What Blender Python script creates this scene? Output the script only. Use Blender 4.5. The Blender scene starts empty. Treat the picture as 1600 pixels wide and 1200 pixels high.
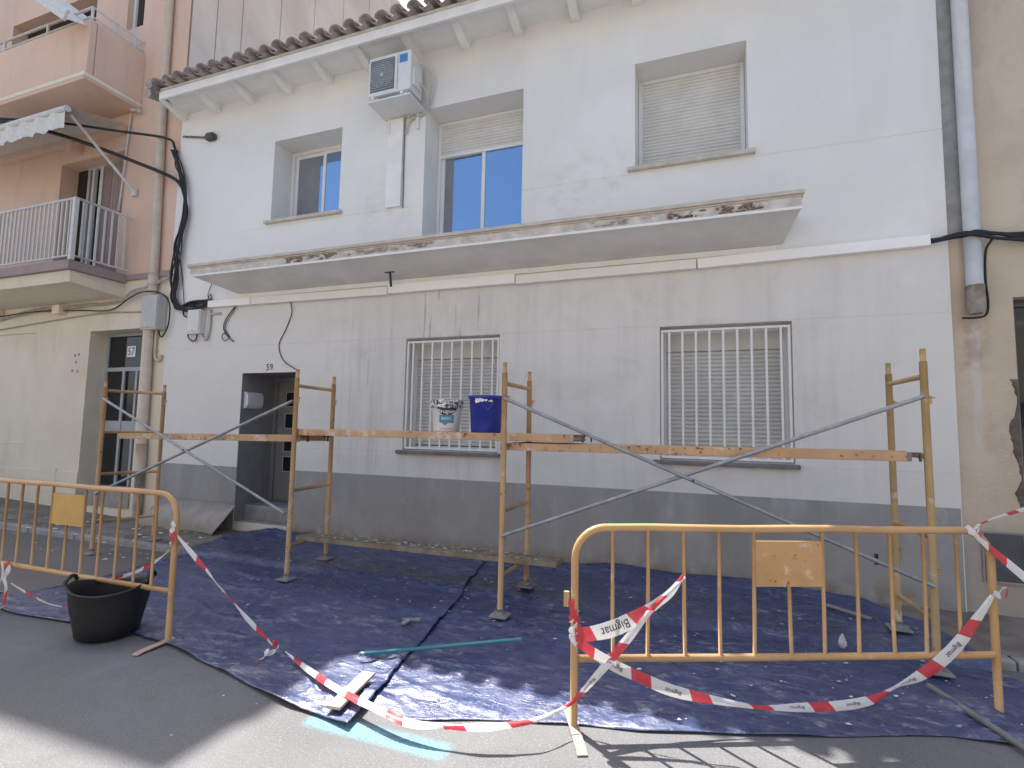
import bpy, bmesh, math, random
from mathutils import Vector, Matrix, noise
random.seed(7)
R = math.radians
sc = bpy.context.scene
COL = sc.collection

# ------------------------------------------------------------------ camera
cd = bpy.data.cameras.new('camera'); cam = bpy.data.objects.new('camera', cd); COL.objects.link(cam)
cd.sensor_width = 36.0; cd.lens = 36.0*820.87/1600.0; cd.clip_end = 500; cd.clip_start = .05
_r = Vector((0.93842766, 0.34492853, 0.01943809)); _d = Vector((-0.01095866, 0.0859566, -0.99623861)); _f = Vector((-0.34530195, 0.93468485, 0.08444401))
M4 = Matrix((( _r[0], -_d[0], -_f[0], 0), (_r[1], -_d[1], -_f[1], 0), (_r[2], -_d[2], -_f[2], 1.6), (0, 0, 0, 1)))
cam.matrix_world = M4
sc.camera = cam
# ------------------------------------------------------------------ sky + sun
SUN_EL, SUN_AZ = 62.6, -54.7            # azimuth measured from +Y towards +X
w = bpy.data.worlds.new('World'); sc.world = w; w.use_nodes = True
nt = w.node_tree; nt.nodes.clear()
sky = nt.nodes.new('ShaderNodeTexSky'); sky.sky_type = 'NISHITA'; sky.sun_disc = False
sky.sun_elevation = R(SUN_EL); sky.sun_rotation = R(SUN_AZ)
sky.air_density = 1.0; sky.dust_density = 3.0; sky.ozone_density = 1.0
bg = nt.nodes.new('ShaderNodeBackground'); bg.inputs['Strength'].default_value = .128
wo = nt.nodes.new('ShaderNodeOutputWorld')
nt.links.new(sky.outputs[0], bg.inputs[0]); nt.links.new(bg.outputs[0], wo.inputs[0])
sl = bpy.data.lights.new('sun', 'SUN'); sl.energy = 5.0; sl.angle = R(.55); sl.color = (1, .95, .87)
so = bpy.data.objects.new('sun', sl); COL.objects.link(so)
sd = Vector((math.sin(R(SUN_AZ))*math.cos(R(SUN_EL)), math.cos(R(SUN_AZ))*math.cos(R(SUN_EL)), math.sin(R(SUN_EL))))
so.rotation_euler = (-sd).to_track_quat('-Z', 'Y').to_euler(); so.location = (-20, 15, 40)
vs = sc.view_settings
sc.display_settings.display_device = 'sRGB'
vs.view_transform = 'Standard'; vs.look = 'None'; vs.gamma = 1; vs.use_curve_mapping = False
vs.exposure = 1.2
sc.cycles.max_bounces = 10; sc.cycles.diffuse_bounces = 6; sc.cycles.use_denoising = True

# ------------------------------------------------------------------ materials
class NT:
    def __init__(s, name):
        s.m = bpy.data.materials.new(name); s.m.use_nodes = True
        s.t = s.m.node_tree; s.b = s.t.nodes['Principled BSDF']
        s.pos = None
    def n(s, t, **k):
        o = s.t.nodes.new(t)
        for a, v in k.items(): setattr(o, a, v)
        return o
    def l(s, a, b): s.t.links.new(a, b)
    def P(s):
        if s.pos is None: s.pos = s.n('ShaderNodeNewGeometry').outputs['Position']
        return s.pos
    def noise(s, scale, detail=4, rough=.55, loc=(0, 0, 0), dist=0):
        mp = s.n('ShaderNodeMapping'); s.l(s.P(), mp.inputs[0])
        mp.inputs['Scale'].default_value = scale if isinstance(scale, tuple) else (scale,)*3
        mp.inputs['Location'].default_value = loc
        t = s.n('ShaderNodeTexNoise'); t.inputs['Scale'].default_value = 1; t.inputs['Detail'].default_value = detail
        t.inputs['Roughness'].default_value = rough; t.inputs['Distortion'].default_value = dist
        s.l(mp.outputs[0], t.inputs['Vector']); return t.outputs[0]
    def rng(s, x, a, b, c=0., d=1.):
        m = s.n('ShaderNodeMapRange', interpolation_type='SMOOTHSTEP'); m.inputs[1].default_value = a; m.inputs[2].default_value = b
        m.inputs[3].default_value = c; m.inputs[4].default_value = d; s.l(x, m.inputs[0]); return m.outputs[0]
    def mul(s, a, b):
        m = s.n('ShaderNodeMath', operation='MULTIPLY')
        for i, v in enumerate((a, b)):
            if isinstance(v, (int, float)): m.inputs[i].default_value = v
            else: s.l(v, m.inputs[i])
        return m.outputs[0]
    def mix(s, fac, a, b):
        m = s.n('ShaderNodeMix', data_type='RGBA')
        if isinstance(fac, (int, float)): m.inputs[0].default_value = fac
        else: s.l(fac, m.inputs[0])
        for i, v in ((6, a), (7, b)):
            if isinstance(v, tuple): m.inputs[i].default_value = v+(1,) if len(v) == 3 else v
            else: s.l(v, m.inputs[i])
        return m.outputs[2]
    def box(s, x0=None, x1=None, z0=None, z1=None, f=.1, y0=None, y1=None):
        sp = s.n('ShaderNodeSeparateXYZ'); s.l(s.P(), sp.inputs[0]); r = None
        for ax, a, b in ((0, x0, x1), (1, y0, y1), (2, z0, z1)):
            for v, up in ((a, 1), (b, 0)):
                if v is None: continue
                q = s.rng(sp.outputs[ax], v-f, v+f, 0 if up else 1, 1 if up else 0)
                r = q if r is None else s.mul(r, q)
        return r
    def bump(s, h, strength, dist=.01):
        b = s.n('ShaderNodeBump'); b.inputs['Strength'].default_value = strength; b.inputs['Distance'].default_value = dist
        s.l(h, b.inputs['Height'])
        prev = s.b.inputs['Normal'].links
        if prev: s.l(prev[0].from_socket, b.inputs['Normal'])
        s.l(b.outputs[0], s.b.inputs['Normal'])
    def done(s, col, rough=.7, metal=0., spec=.5):
        if isinstance(col, tuple): s.b.inputs['Base Color'].default_value = col+(1,)
        else: s.l(col, s.b.inputs['Base Color'])
        if isinstance(rough, (int, float)): s.b.inputs['Roughness'].default_value = rough
        else: s.l(rough, s.b.inputs['Roughness'])
        s.b.inputs['Metallic'].default_value = metal; s.b.inputs['Specular IOR Level'].default_value = spec
        return s.m

def simple(name, col, var=.18, scale=6, rough=.6, metal=0., bump=0., bscale=80, spec=.5, col2=None):
    t = NT(name)
    dark = tuple(c*(1-var) for c in col) if col2 is None else col2
    c = t.mix(t.rng(t.noise(scale, 5, .6), .35, .68), dark, col)
    if bump: t.bump(t.noise(bscale, 4), bump, .004)
    return t.done(c, rough, metal, spec)

def worn_paint(name, col, rust=(.16, .07, .035), amount=.6, scale=9, rough=.5, pale=(.55, .47, .38), pale_amt=.63):
    t = NT(name)
    c = t.mix(t.rng(t.noise(4, 4), .3, .7), tuple(x*.82 for x in col), col)
    c = t.mix(t.rng(t.noise(scale*.8, 6, .65, (3, 1, 7)), pale_amt, pale_amt+.08), c, pale)
    n = t.noise(scale*2, 7, .7)
    k = t.rng(n, amount, amount+.05)
    c = t.mix(k, c, rust)
    t.bump(n, .15, .003)
    return t.done(c, t.rng(n, amount, amount+.06, rough, .9), 0)

def mk_white_wall():
    t = NT('white_plaster')
    c = t.mix(t.rng(t.noise(.6, 5, .6), .3, .7), (.71, .70, .675), (.79, .78, .755))
    c = t.mix(t.mul(t.rng(t.noise((2.2, 2.2, 3.), 6, .65, (5, 0, 2)), .5, .8), .35), c, (.67, .665, .645))
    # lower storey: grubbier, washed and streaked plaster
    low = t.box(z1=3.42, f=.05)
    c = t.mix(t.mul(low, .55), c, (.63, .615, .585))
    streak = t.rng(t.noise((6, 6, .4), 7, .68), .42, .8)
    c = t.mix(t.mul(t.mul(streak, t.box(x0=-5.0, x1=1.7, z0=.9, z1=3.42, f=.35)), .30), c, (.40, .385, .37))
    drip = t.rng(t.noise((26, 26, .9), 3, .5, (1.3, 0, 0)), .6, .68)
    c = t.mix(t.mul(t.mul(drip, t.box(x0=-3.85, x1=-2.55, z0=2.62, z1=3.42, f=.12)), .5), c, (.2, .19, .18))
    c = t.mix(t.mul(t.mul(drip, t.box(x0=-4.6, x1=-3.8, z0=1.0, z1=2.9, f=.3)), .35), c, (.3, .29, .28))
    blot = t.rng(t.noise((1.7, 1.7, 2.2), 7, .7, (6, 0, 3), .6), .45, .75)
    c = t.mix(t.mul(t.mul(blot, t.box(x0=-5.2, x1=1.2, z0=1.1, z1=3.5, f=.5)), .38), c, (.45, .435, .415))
    # below the sills
    c = t.mix(t.mul(t.mul(streak, t.box(x0=-3.6, x1=-2.3, z0=.97, z1=1.25, f=.1)), .5), c, (.3, .29, .28))
    # smudge by the balcony door, pale filler patches
    sm = t.rng(t.noise((3.2, 3.2, 4), 8, .75, (0, 0, 4)), .42, .75)
    c = t.mix(t.mul(t.mul(sm, t.box(x0=-1.85, x1=-.85, z0=4.2, z1=4.95, f=.22)), .5), c, (.42, .41, .40))
    c = t.mix(t.mul(t.mul(sm, t.box(x0=-4.5, x1=-3.6, z0=4.1, z1=5.0, f=.25)), .35), c, (.45, .44, .42))
    fill = t.rng(t.noise(2.1, 6, .6, (9, 0, 1)), .58, .72)
    c = t.mix(t.mul(fill, .3), c, (.78, .78, .78))
    sp = t.rng(t.noise(21, 3, .5, (2, 2, 2)), .72, .76)
    c = t.mix(t.mul(sp, .35), c, (.4, .39, .37))
    seam = t.rng(t.noise((1.6, 1.6, .2), 2, .4, (.4, 0, 0)), .60, .62)
    c = t.mix(t.mul(seam, .07), c, (.46, .45, .43))
    t.bump(t.noise(3, 5), .25, .02); t.bump(t.noise(120, 3), .12, .002)
    return t.done(c, .85, 0, .3)

def mk_plinth():
    t = NT('grey_plinth_paint')
    v = t.n('ShaderNodeTexBrick'); mp = t.n('ShaderNodeMapping'); t.l(t.P(), mp.inputs[0])
    mp.inputs['Rotation'].default_value = (R(90), 0, 0); t.l(mp.outputs[0], v.inputs[0])
    v.inputs['Color1'].default_value = (.28, .278, .272, 1); v.inputs['Color2'].default_value = (.32, .317, .31, 1)
    v.inputs['Mortar'].default_value = (.29, .29, .29, 1); v.inputs['Scale'].default_value = 1
    v.inputs['Brick Width'].default_value = .52; v.inputs['Row Height'].default_value = 1.3; v.inputs['Mortar Size'].default_value = .001
    c = t.mix(t.rng(t.noise((3, 3, 1.5), 6, .65), .4, .75), v.outputs[0], (.37, .37, .365))
    c = t.mix(t.mul(t.rng(t.noise((7, 7, 2.5), 5, .6, (4, 0, 0)), .58, .72), .5), c, (.43, .43, .42))
    c = t.mix(t.mul(t.box(z1=.22, f=.1), t.rng(t.noise(7), .4, .6)), c, (.26, .23, .19))
    t.bump(t.noise(60, 4), .2, .003)
    return t.done(c, .85, 0, .3)

def mk_road():
    t = NT('concrete_road')
    c = t.mix(t.rng(t.noise(.9, 6, .6), .3, .7), (.136, .139, .146), (.172, .176, .184))
    c = t.mix(t.rng(t.noise(5, 6, .7, (3, 3, 0)), .5, .75), c, (.137, .139, .143))
    c = t.mix(t.mul(t.rng(t.noise(95, 3, .65), .55, .66), .6), c, (.32, .30, .27))
    c = t.mix(t.mul(t.rng(t.noise(75, 3, .65, (5, 5, 5)), .58, .68), .6), c, (.09, .085, .08))
    c = t.mix(t.mul(t.rng(t.noise(1.3, 4, .6, (8, 2, 0)), .58, .68), .35), c, (.15, .15, .15))
    # brown site dust left of the sheet
    c = t.mix(t.mul(t.mul(t.box(x1=-5.2, y0=3.2, f=.5), t.rng(t.noise(2.2, 5), .3, .6)), .7), c, (.17, .14, .11))
    # pale blue paint mark
    sp = t.n('ShaderNodeSeparateXYZ'); t.l(t.P(), sp.inputs[0])
    bl = t.box(x0=-2.05, x1=-1.22, y0=2.405, y1=2.53, f=.035)
    c = t.mix(t.mul(t.mul(bl, t.rng(t.noise(60, 4, .6), .32, .55)), .8), c, (.17, .42, .52))
    bl2 = t.box(x0=-4.0, x1=-3.0, y0=2.2, y1=2.6, f=.3)
    c = t.mix(t.mul(t.mul(bl2, t.rng(t.noise(4, 4, .6), .45, .62)), .25), c, (.17, .27, .36))
    t.bump(t.noise(110, 4, .65), .8, .006); t.bump(t.noise(9, 5), .15, .01)
    return t.done(c, .9, 0, .3)

def mk_tarp():
    t = NT('navy_tarpaulin')
    c = t.mix(t.rng(t.noise(2, 4), .3, .7), (.026, .042, .125), (.034, .054, .155))
    d = t.rng(t.noise((2.2, 5.5, 3), 9, .74, (1, 2, 0), 1.5), .45, .80)
    c = t.mix(t.mul(d, .6), c, (.17, .18, .25))
    zone = t.rng(t.noise((.8, 1.1, 1), 3, .5, (2.2, .7, 0)), .36, .60)
    d2 = t.rng(t.noise((5, 14, 10), 8, .75, (4, 0, 0), 1.6), .50, .68)
    c = t.mix(t.mul(t.mul(d2, zone), .8), c, (.33, .34, .40))
    d4 = t.rng(t.noise((9, 24, 10), 7, .75, (0, 3, 0), 1.0), .62, .72)
    c = t.mix(t.mul(d4, .45), c, (.40, .41, .45))
    d3 = t.rng(t.noise((38, 55, 40), 3, .5, (1, 1, 1)), .70, .73)
    c = t.mix(t.mul(d3, .7), c, (.55, .55, .56))
    t.bump(t.noise((12, 24, 20), 6, .66, (3, 3, 3), 1.2), .5, .016)
    return t.done(c, t.rng(t.noise(8), .3, .7, .24, .42), 0, 1.0)

def mk_rough_beige():
    t = NT('rough_beige_render')
    c = t.mix(t.rng(t.noise(1.2, 6, .6), .3, .7), (.54, .45, .345), (.64, .55, .43))
    c = t.mix(t.rng(t.noise((1.5, 1.5, .8), 5, .6, (3, 0, 0)), .52, .7), c, (.48, .39, .31))
    c = t.mix(t.mul(t.rng(t.noise((5, 5, 40), 4, .6), .55, .7), .4), c, (.62, .54, .42))
    c = t.mix(t.mul(t.box(z1=.78, f=.12), .65), c, (.33, .32, .30))
    c = t.mix(t.mul(t.mul(t.box(x0=2.29, x1=2.35, z0=1.1, z1=2.66, f=.02), t.rng(t.noise((8, 8, 3)), .3, .55)), .8), c, (.6, .59, .57))
    c = t.mix(t.mul(t.mul(t.box(x0=2.2, x1=2.42, z0=2.2, z1=2.78, f=.08), t.rng(t.noise(9), .35, .6)), .5), c, (.36, .22, .15))
    h = t.noise((35, 35, 90), 5, .65)
    t.bump(h, .8, .012)
    return t.done(c, .95, 0, .2)

def mk_pink():
    t = NT('salmon_render')
    c = t.mix(t.rng(t.noise(.8, 5), .3, .7), (.63, .445, .345), (.69, .505, .395))
    c = t.mix(t.mul(t.rng(t.noise((5, 5, .7), 5, .6), .5, .75), .5), c, (.50, .38, .31))
    t.bump(t.noise(90, 3), .15, .003)
    return t.done(c, .9, 0, .2)

def mk_cream(name='cream_render', a=(.66, .59, .47), b=(.74, .67, .555), dirt=(.56, .50, .42)):
    t = NT(name)
    c = t.mix(t.rng(t.noise(.9, 5), .3, .7), a, b)
    c = t.mix(t.mul(t.rng(t.noise((4, 4, .8), 5, .6, (2, 0, 1)), .5, .75), .5), c, dirt)
    c = t.mix(t.mul(t.rng(t.noise(2.6, 4, .6, (7, 0, 1)), .6, .7), .3), c, (.68, .66, .62))
    t.bump(t.noise(70, 4), .2, .004)
    return t.done(c, .9, 0, .2)

def mk_tape():
    t = NT('barrier_tape')
    uv = t.n('ShaderNodeUVMap'); sp = t.n('ShaderNodeSeparateXYZ'); t.l(uv.outputs[0], sp.inputs[0])
    a = t.n('ShaderNodeMath', operation='MULTIPLY_ADD'); t.l(sp.outputs[1], a.inputs[0]); a.inputs[1].default_value = .03; t.l(sp.outputs[0], a.inputs[2])
    d = t.n('ShaderNodeMath', operation='DIVIDE'); t.l(a.outputs[0], d.inputs[0]); d.inputs[1].default_value = .34
    f = t.n('ShaderNodeMath', operation='FRACT'); t.l(d.outputs[0], f.inputs[0])
    r = t.rng(f.outputs[0], .335, .345, 1, 0)
    c = t.mix(r, (.74, .74, .75), (.62, .055, .075))
    c = t.mix(t.mul(t.rng(t.noise(25, 4), .55, .75), .25), c, (.45, .44, .44))
    tr = t.n('ShaderNodeBsdfTranslucent'); t.l(c, tr.inputs[0])
    t.done(c, .35, 0, .5)
    mx = t.n('ShaderNodeMixShader'); mx.inputs[0].default_value = .25
    out = [n for n in t.t.nodes if n.type == 'OUTPUT_MATERIAL'][0]
    t.l(t.b.outputs[0], mx.inputs[1]); t.l(tr.outputs[0], mx.inputs[2]); t.l(mx.outputs[0], out.inputs[0])
    t.bump(t.noise(40, 3), .2, .004)
    return t.m

def mk_slab_front():
    t = NT('crumbling_concrete_edge')
    at = t.n('ShaderNodeAttribute', attribute_name='broken')
    c = t.mix(t.rng(t.noise(7, 5), .35, .7), (.50, .46, .42), (.66, .64, .61))
    c = t.mix(t.mul(t.rng(t.noise((4, 4, 30), 5, .6), .55, .7), .6), c, (.40, .33, .28))
    br = t.mix(t.rng(t.noise(40, 5), .4, .6), (.20, .145, .11), (.38, .31, .26))
    c = t.mix(t.rng(at.outputs['Fac'], .25, .6), c, br)
    t.bump(t.noise(60, 5), .5, .01)
    return t.done(c, .95, 0, .2)

def mk_glass(name, col, ior=1.9, met=.0):
    t = NT(name)
    t.done(col, .02, met, .5); t.b.inputs['IOR'].default_value = ior
    return t.m

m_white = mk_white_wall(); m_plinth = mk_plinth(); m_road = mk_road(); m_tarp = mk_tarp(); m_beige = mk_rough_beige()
m_pink = mk_pink(); m_cream = mk_cream(); m_party = mk_cream('party_wall_sheet', (.60, .50, .41), (.70, .61, .52), (.60, .44, .37))
m_tape = mk_tape(); m_slabf = mk_slab_front()
m_soffit = simple('white_soffit_paint', (.82, .82, .80), .1, 3, .85, bump=.1)
m_slabu = simple('slab_underside_paint', (.72, .72, .71), .12, 2.5, .9, bump=.15)
m_sidewalk = simple('dusty_sidewalk', (.24, .21, .18), .4, 3, .92, bump=.5, bscale=120, col2=(.14, .12, .10))
m_kerb = simple('kerb_concrete', (.34, .34, .335), .25, 8, .9, bump=.4, bscale=90)
m_alu = simple('white_aluminium', (.74, .74, .73), .06, 12, .4)
m_slat = simple('cream_shutter_slat', (.66, .645, .61), .1, 3, .5)
m_slatg = simple('grey_white_shutter_slat', (.60, .60, .575), .12, 3, .5)
m_grille = simple('white_grille_paint', (.76, .76, .75), .08, 14, .4)
m_sill = simple('travertine_sill', (.58, .53, .46), .2, 9, .7, bump=.2)
m_silld = simple('dark_painted_sill', (.20, .19, .185), .3, 8, .7, bump=.2)
m_tile = simple('clay_roof_tile', (.42, .37, .35), .35, 7, .9, bump=.4, bscale=60, col2=(.27, .23, .22))
m_mortar = simple('tile_mortar', (.62, .60, .57), .2, 9, .9, bump=.4)
m_trunk = simple('painted_pvc_trunking', (.87, .87, .86), .04, 5, .5)
m_trunk2 = simple('aged_pvc_trunking', (.80, .795, .775), .06, 5, .55)
m_glassb = mk_glass('tinted_window_glass', (.25, .39, .58), 1.5, .8)
m_glassd = mk_glass('dark_door_glass', (.014, .016, .018), 1.5)
m_dark = simple('dark_interior', (.02, .02, .022), .3, 4, .8)
m_curt = simple('grey_curtain', (.24, .25, .27), .12, 5, .9)
m_door = simple('grey_door_leaf', (.20, .20, .205), .1, 4, .55)
m_porch = simple('grey_porch_paint', (.235, .235, .235), .15, 4, .8)
m_doorframe = simple('light_grey_door_frame', (.38, .40, .42), .1, 6, .5)
m_black = simple('black_rubber_cable', (.016, .016, .018), .3, 9, .6)
m_cablegrey = simple('painted_over_cable', (.46, .41, .34), .3, 12, .8)
m_box = simple('grey_plastic_box', (.50, .50, .48), .1, 6, .5)
m_boxw = simple('white_plastic_box', (.68, .68, .69), .08, 6, .45)
m_pipeb = simple('beige_painted_pipe', (.60, .50, .40), .14, 6, .65)
m_pipeg = simple('white_grey_pipe', (.63, .625, .61), .12, 4, .6)
m_pipecap = simple('grimy_pipe_end', (.40, .36, .32), .4, 8, .9)
m_cement = simple('bare_cement', (.33, .33, .32), .25, 7, .9, bump=.3)
m_yellow = worn_paint('yellow_barrier_paint', (.53, .32, .145), (.20, .09, .045), .66, 11, .36, (.58, .42, .27), .62)
m_yellowp = worn_paint('rusty_barrier_panel', (.54, .315, .14), (.27, .11, .05), .60, 10, .6, (.58, .43, .30), .57)
m_yellowq = worn_paint('yellow_barrier_panel', (.55, .34, .09), (.20, .08, .035), .72, 8, .5, (.6, .42, .2), .68)
m_scaf = worn_paint('orange_scaffold_paint', (.52, .325, .165), (.18, .085, .05), .61, 10, .6, (.55, .45, .36), .6)
m_scafy = worn_paint('ochre_scaffold_paint', (.47, .325, .155), (.22, .13, .06), .64, 10, .6, (.55, .49, .4), .58)
m_deck = worn_paint('salmon_deck_paint', (.54, .34, .19), (.2, .08, .06), .58, 9, .65, (.58, .46, .37), .56)
m_galv = simple('galvanised_steel', (.33, .35, .38), .25, 12, .45, metal=.35)
m_galvd = simple('dark_steel_hook', (.09, .085, .085), .3, 12, .6, metal=.2)
m_plate = simple('dusty_base_plate', (.30, .295, .29), .3, 10, .8)
m_footb = simple('faded_barrier_foot', (.50, .37, .31), .3, 14, .8)
m_wood = simple('pale_plank', (.55, .44, .32), .22, 11, .85, bump=.2)
m_woodd = simple('mortar_stained_plank', (.30, .255, .19), .4, 9, .9, bump=.4, col2=(.19, .15, .10))
m_board = simple('grey_board', (.40, .365, .32), .22, 5, .85, bump=.15)
m_tub = simple('black_rubber_tub', (.014, .0145, .017), .25, 7, .55, bump=.15)
m_rubble = simple('grey_rubble', (.24, .22, .20), .4, 20, .95, bump=.6, bscale=30)
m_bucketw = simple('white_bucket_plastic', (.72, .73, .74), .06, 6, .4)
m_bucketb = simple('blue_bucket_plastic', (.03, .045, .36), .25, 9, .4)
m_navy = simple('navy_print', (.025, .03, .05), .1, 6, .5)
m_cyan = simple('teal_print', (.05, .24, .36), .1, 6, .5)
m_whitep = simple('white_print', (.8, .8, .8), .04, 6, .5)
m_blackp = simple('black_print', (.02, .02, .022), .1, 6, .6)
m_greyp = simple('grey_print', (.3, .32, .34), .1, 6, .5)
m_smear = NT('smeared_lid')
_n = m_smear.noise(38, 5, .7, (2, 1, 0), 1.0)
m_smear = m_smear.done(m_smear.mix(m_smear.rng(_n, .47, .53), (.03, .03, .035), (.72, .72, .72)), .6)
m_teal = simple('turquoise_broom_pole', (.06, .27, .32), .12, 10, .45)
m_flake = simple('paint_flake', (.66, .66, .64), .15, 40, .9)
m_ac = simple('air_conditioner_casing', (.70, .71, .71), .06, 5, .45)
m_acg = simple('air_conditioner_grille', (.42, .46, .50), .1, 5, .5)
m_acgap = simple('air_conditioner_core', (.16, .18, .21), .2, 5, .6)
m_sticker = simple('blue_sticker', (.06, .22, .52), .08, 9, .4)
m_rail = simple('pale_balcony_rail', (.60, .585, .56), .12, 12, .5)
m_purp = simple('mauve_slab_band', (.33, .26, .25), .15, 4, .85, bump=.15)
m_awn = simple('white_awning_cloth', (.68, .66, .62), .15, 18, .8)
m_curtp = simple('striped_curtain', (.40, .24, .21), .4, 26, .95, col2=(.26, .24, .24))
m_crack = simple('exposed_masonry', (.17, .14, .12), .4, 12, .95, bump=.6)
m_hatch = simple('slate_metal_hatch', (.075, .085, .105), .25, 5, .35)
m_hose = simple('dusty_grey_pole', (.20, .205, .215), .25, 14, .7)

# ------------------------------------------------------------------ builders
WL = {}
def tag(o, label=None, cat=None, group=None, kind=None):
    if label: o['label'] = label
    if cat: o['category'] = cat
    if group: o['group'] = group
    if kind: o['kind'] = kind
    return o
def thing(name, label, cat, loc, group=None):
    o = bpy.data.objects.new(name, None); COL.objects.link(o); o.location = loc; o.empty_display_size = .1
    WL[o.name] = Vector(loc); return tag(o, label, cat, group)
def wl(o): return WL.get(o.name, Vector((0, 0, 0)))
def obj(name, bm, m, parent=None, smooth=False, origin=None, mats=None):
    """link a bmesh given in world coordinates as ONE mesh object"""
    me = bpy.data.meshes.new(name)
    base = Vector(origin) if origin is not None else (wl(parent) if parent else Vector((0, 0, 0)))
    bmesh.ops.translate(bm, verts=bm.verts, vec=-base)
    bm.normal_update(); bm.to_mesh(me); bm.free()
    for x in (mats or [m]): me.materials.append(x)
    if smooth:
        for p in me.polygons: p.use_smooth = True
    o = bpy.data.objects.new(name, me); COL.objects.link(o)
    o.parent = parent
    o.location = base-(wl(parent) if parent else Vector((0, 0, 0)))
    WL[o.name] = base
    return o
def piece(name, me, loc, parent, rot=None):
    o = bpy.data.objects.new(name, me); COL.objects.link(o); o.parent = parent
    o.location = Vector(loc)-wl(parent)
    if rot: o.rotation_euler = rot
    WL[o.name] = Vector(loc)
    return o
def B(): return bmesh.new()
def box(bm, x0, x1, y0, y1, z0, z1, bev=0., mi=0):
    n0 = len(bm.verts)
    v = [bm.verts.new((x, y, z)) for x in (x0, x1) for y in (y0, y1) for z in (z0, z1)]
    fs = [bm.faces.new([v[i] for i in q]) for q in ((0, 1, 3, 2), (4, 6, 7, 5), (0, 4, 5, 1), (2, 3, 7, 6), (0, 2, 6, 4), (1, 5, 7, 3))]
    for f in fs: f.material_index = mi
    if bev:
        es = list({e for f in fs for e in f.edges})
        bmesh.ops.bevel(bm, geom=es, offset=bev, segments=2, affect='EDGES', profile=.6)
    return fs
def quad(bm, a, b, c, d, mi=0):
    f = bm.faces.new([bm.verts.new(p) for p in (a, b, c, d)]); f.material_index = mi; return f
def smooth_path(pts, n=8):
    P = [Vector(p) for p in pts]
    if len(P) < 3: return [P[0].lerp(P[-1], i/n) for i in range(n+1)]
    Q = [P[0]*2-P[1]]+P+[P[-1]*2-P[-2]]; out = []
    for i in range(1, len(Q)-2):
        a, b, c, d = Q[i-1:i+3]
        for k in range(n):
            t = k/n
            out.append(.5*((2*b)+(c-a)*t+(2*a-5*b+4*c-d)*t*t+(3*b-a-3*c+d)*t**3))
    out.append(P[-1]); return out
def tube(bm, pts, r, seg=8, caps=True, mi=0, sy=1.):
    P = [Vector(p) for p in pts]; rings = []; up = None
    for i, p in enumerate(P):
        t = (P[min(i+1, len(P)-1)]-P[max(i-1, 0)]).normalized()
        if up is None:
            up = Vector((0, 0, 1)) if abs(t.z) < .9 else Vector((0, 1, 0))
        s = t.cross(up)
        if s.length < 1e-4: s = t.cross(Vector((1, 0, 0)))
        s.normalize(); up = s.cross(t).normalized()
        rr = r[i] if isinstance(r, (list, tuple)) else r
        rings.append([bm.verts.new(p+(s*math.cos(a)+up*math.sin(a)*sy)*rr) for a in (2*math.pi*k/seg for k in range(seg))])
    for a, b in zip(rings, rings[1:]):
        for k in range(seg):
            f = bm.faces.new((a[k], a[(k+1) % seg], b[(k+1) % seg], b[k])); f.material_index = mi; f.smooth = True
    if caps:
        bm.faces.new(rings[0]).material_index = mi; bm.faces.new(rings[-1][::-1]).material_index = mi
def lathe(bm, prof, c, seg=40, ell=1., ang=0., mi=0):
    rings = []
    for r, z in prof:
        rings.append([bm.verts.new((c[0]+r*math.cos(a+ang)*ell, c[1]+r*math.sin(a+ang), c[2]+z)) for a in (2*math.pi*k/seg for k in range(seg))])
    for a, b in zip(rings, rings[1:]):
        for k in range(seg):
            f = bm.faces.new((a[k], a[(k+1) % seg], b[(k+1) % seg], b[k])); f.smooth = True; f.material_index = mi
    return rings
def textmesh(s, size):
    cu = bpy.data.curves.new('t', 'FONT'); cu.body = s; cu.size = size; cu.align_x = 'CENTER'; cu.align_y = 'CENTER'; cu.resolution_u = 2
    o = bpy.data.objects.new('t', cu); COL.objects.link(o)
    dg = bpy.context.evaluated_depsgraph_get(); me = bpy.data.meshes.new_from_object(o.evaluated_get(dg))
    vs_ = [v.co.to_2d() for v in me.vertices]; fs = [list(p.vertices) for p in me.polygons]
    bpy.data.objects.remove(o); bpy.data.curves.remove(cu); bpy.data.meshes.remove(me)
    return vs_, fs
def text_on(bm, s, size, fn, mi=0):
    vs_, fs = textmesh(s, size)
    vv = [bm.verts.new(fn(p.x, p.y)) for p in vs_]
    for f in fs:
        try: bm.faces.new([vv[i] for i in f]).material_index = mi
        except ValueError: pass
def sstep(a, b, x):
    t = max(0., min(1., (x-a)/(b-a))); return t*t*(3-2*t)

# ------------------------------------------------------------------ ground
FY = 5.9            # facade plane
KY = 4.75           # kerb line
def walk_z(x): return .06+.13*sstep(-8.5, -13., x)
def ground_z(x, y): return (walk_z(x)+.004)*sstep(KY-.12, KY-.015, y)
bm = B()
xs = [-150, -40, -20, -12, -9, -7, -5, -3, -1, 1, 3, 6, 12, 40, 150]; ys = [-150, -40, -15, -6, -2, 0, 1, 2, 3, 4, KY+.05]
g = [[bm.verts.new((x, y, 0)) for x in xs] for y in ys]
for j in range(len(ys)-1):
    for i in range(len(xs)-1): bm.faces.new((g[j][i], g[j][i+1], g[j+1][i+1], g[j+1][i]))
tag(obj('road', bm, m_road), kind='structure')
bm = B()
xs = [-40+i for i in range(81)]
for a, b in zip(xs, xs[1:]):
    quad(bm, (a, KY+.12, walk_z(a)), (b, KY+.12, walk_z(b)), (b, FY+.5, walk_z(b)), (a, FY+.5, walk_z(a)))
sidewalk = tag(obj('sidewalk', bm, m_sidewalk), kind='structure')
WL[sidewalk.name] = Vector((0, 0, 0))
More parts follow.
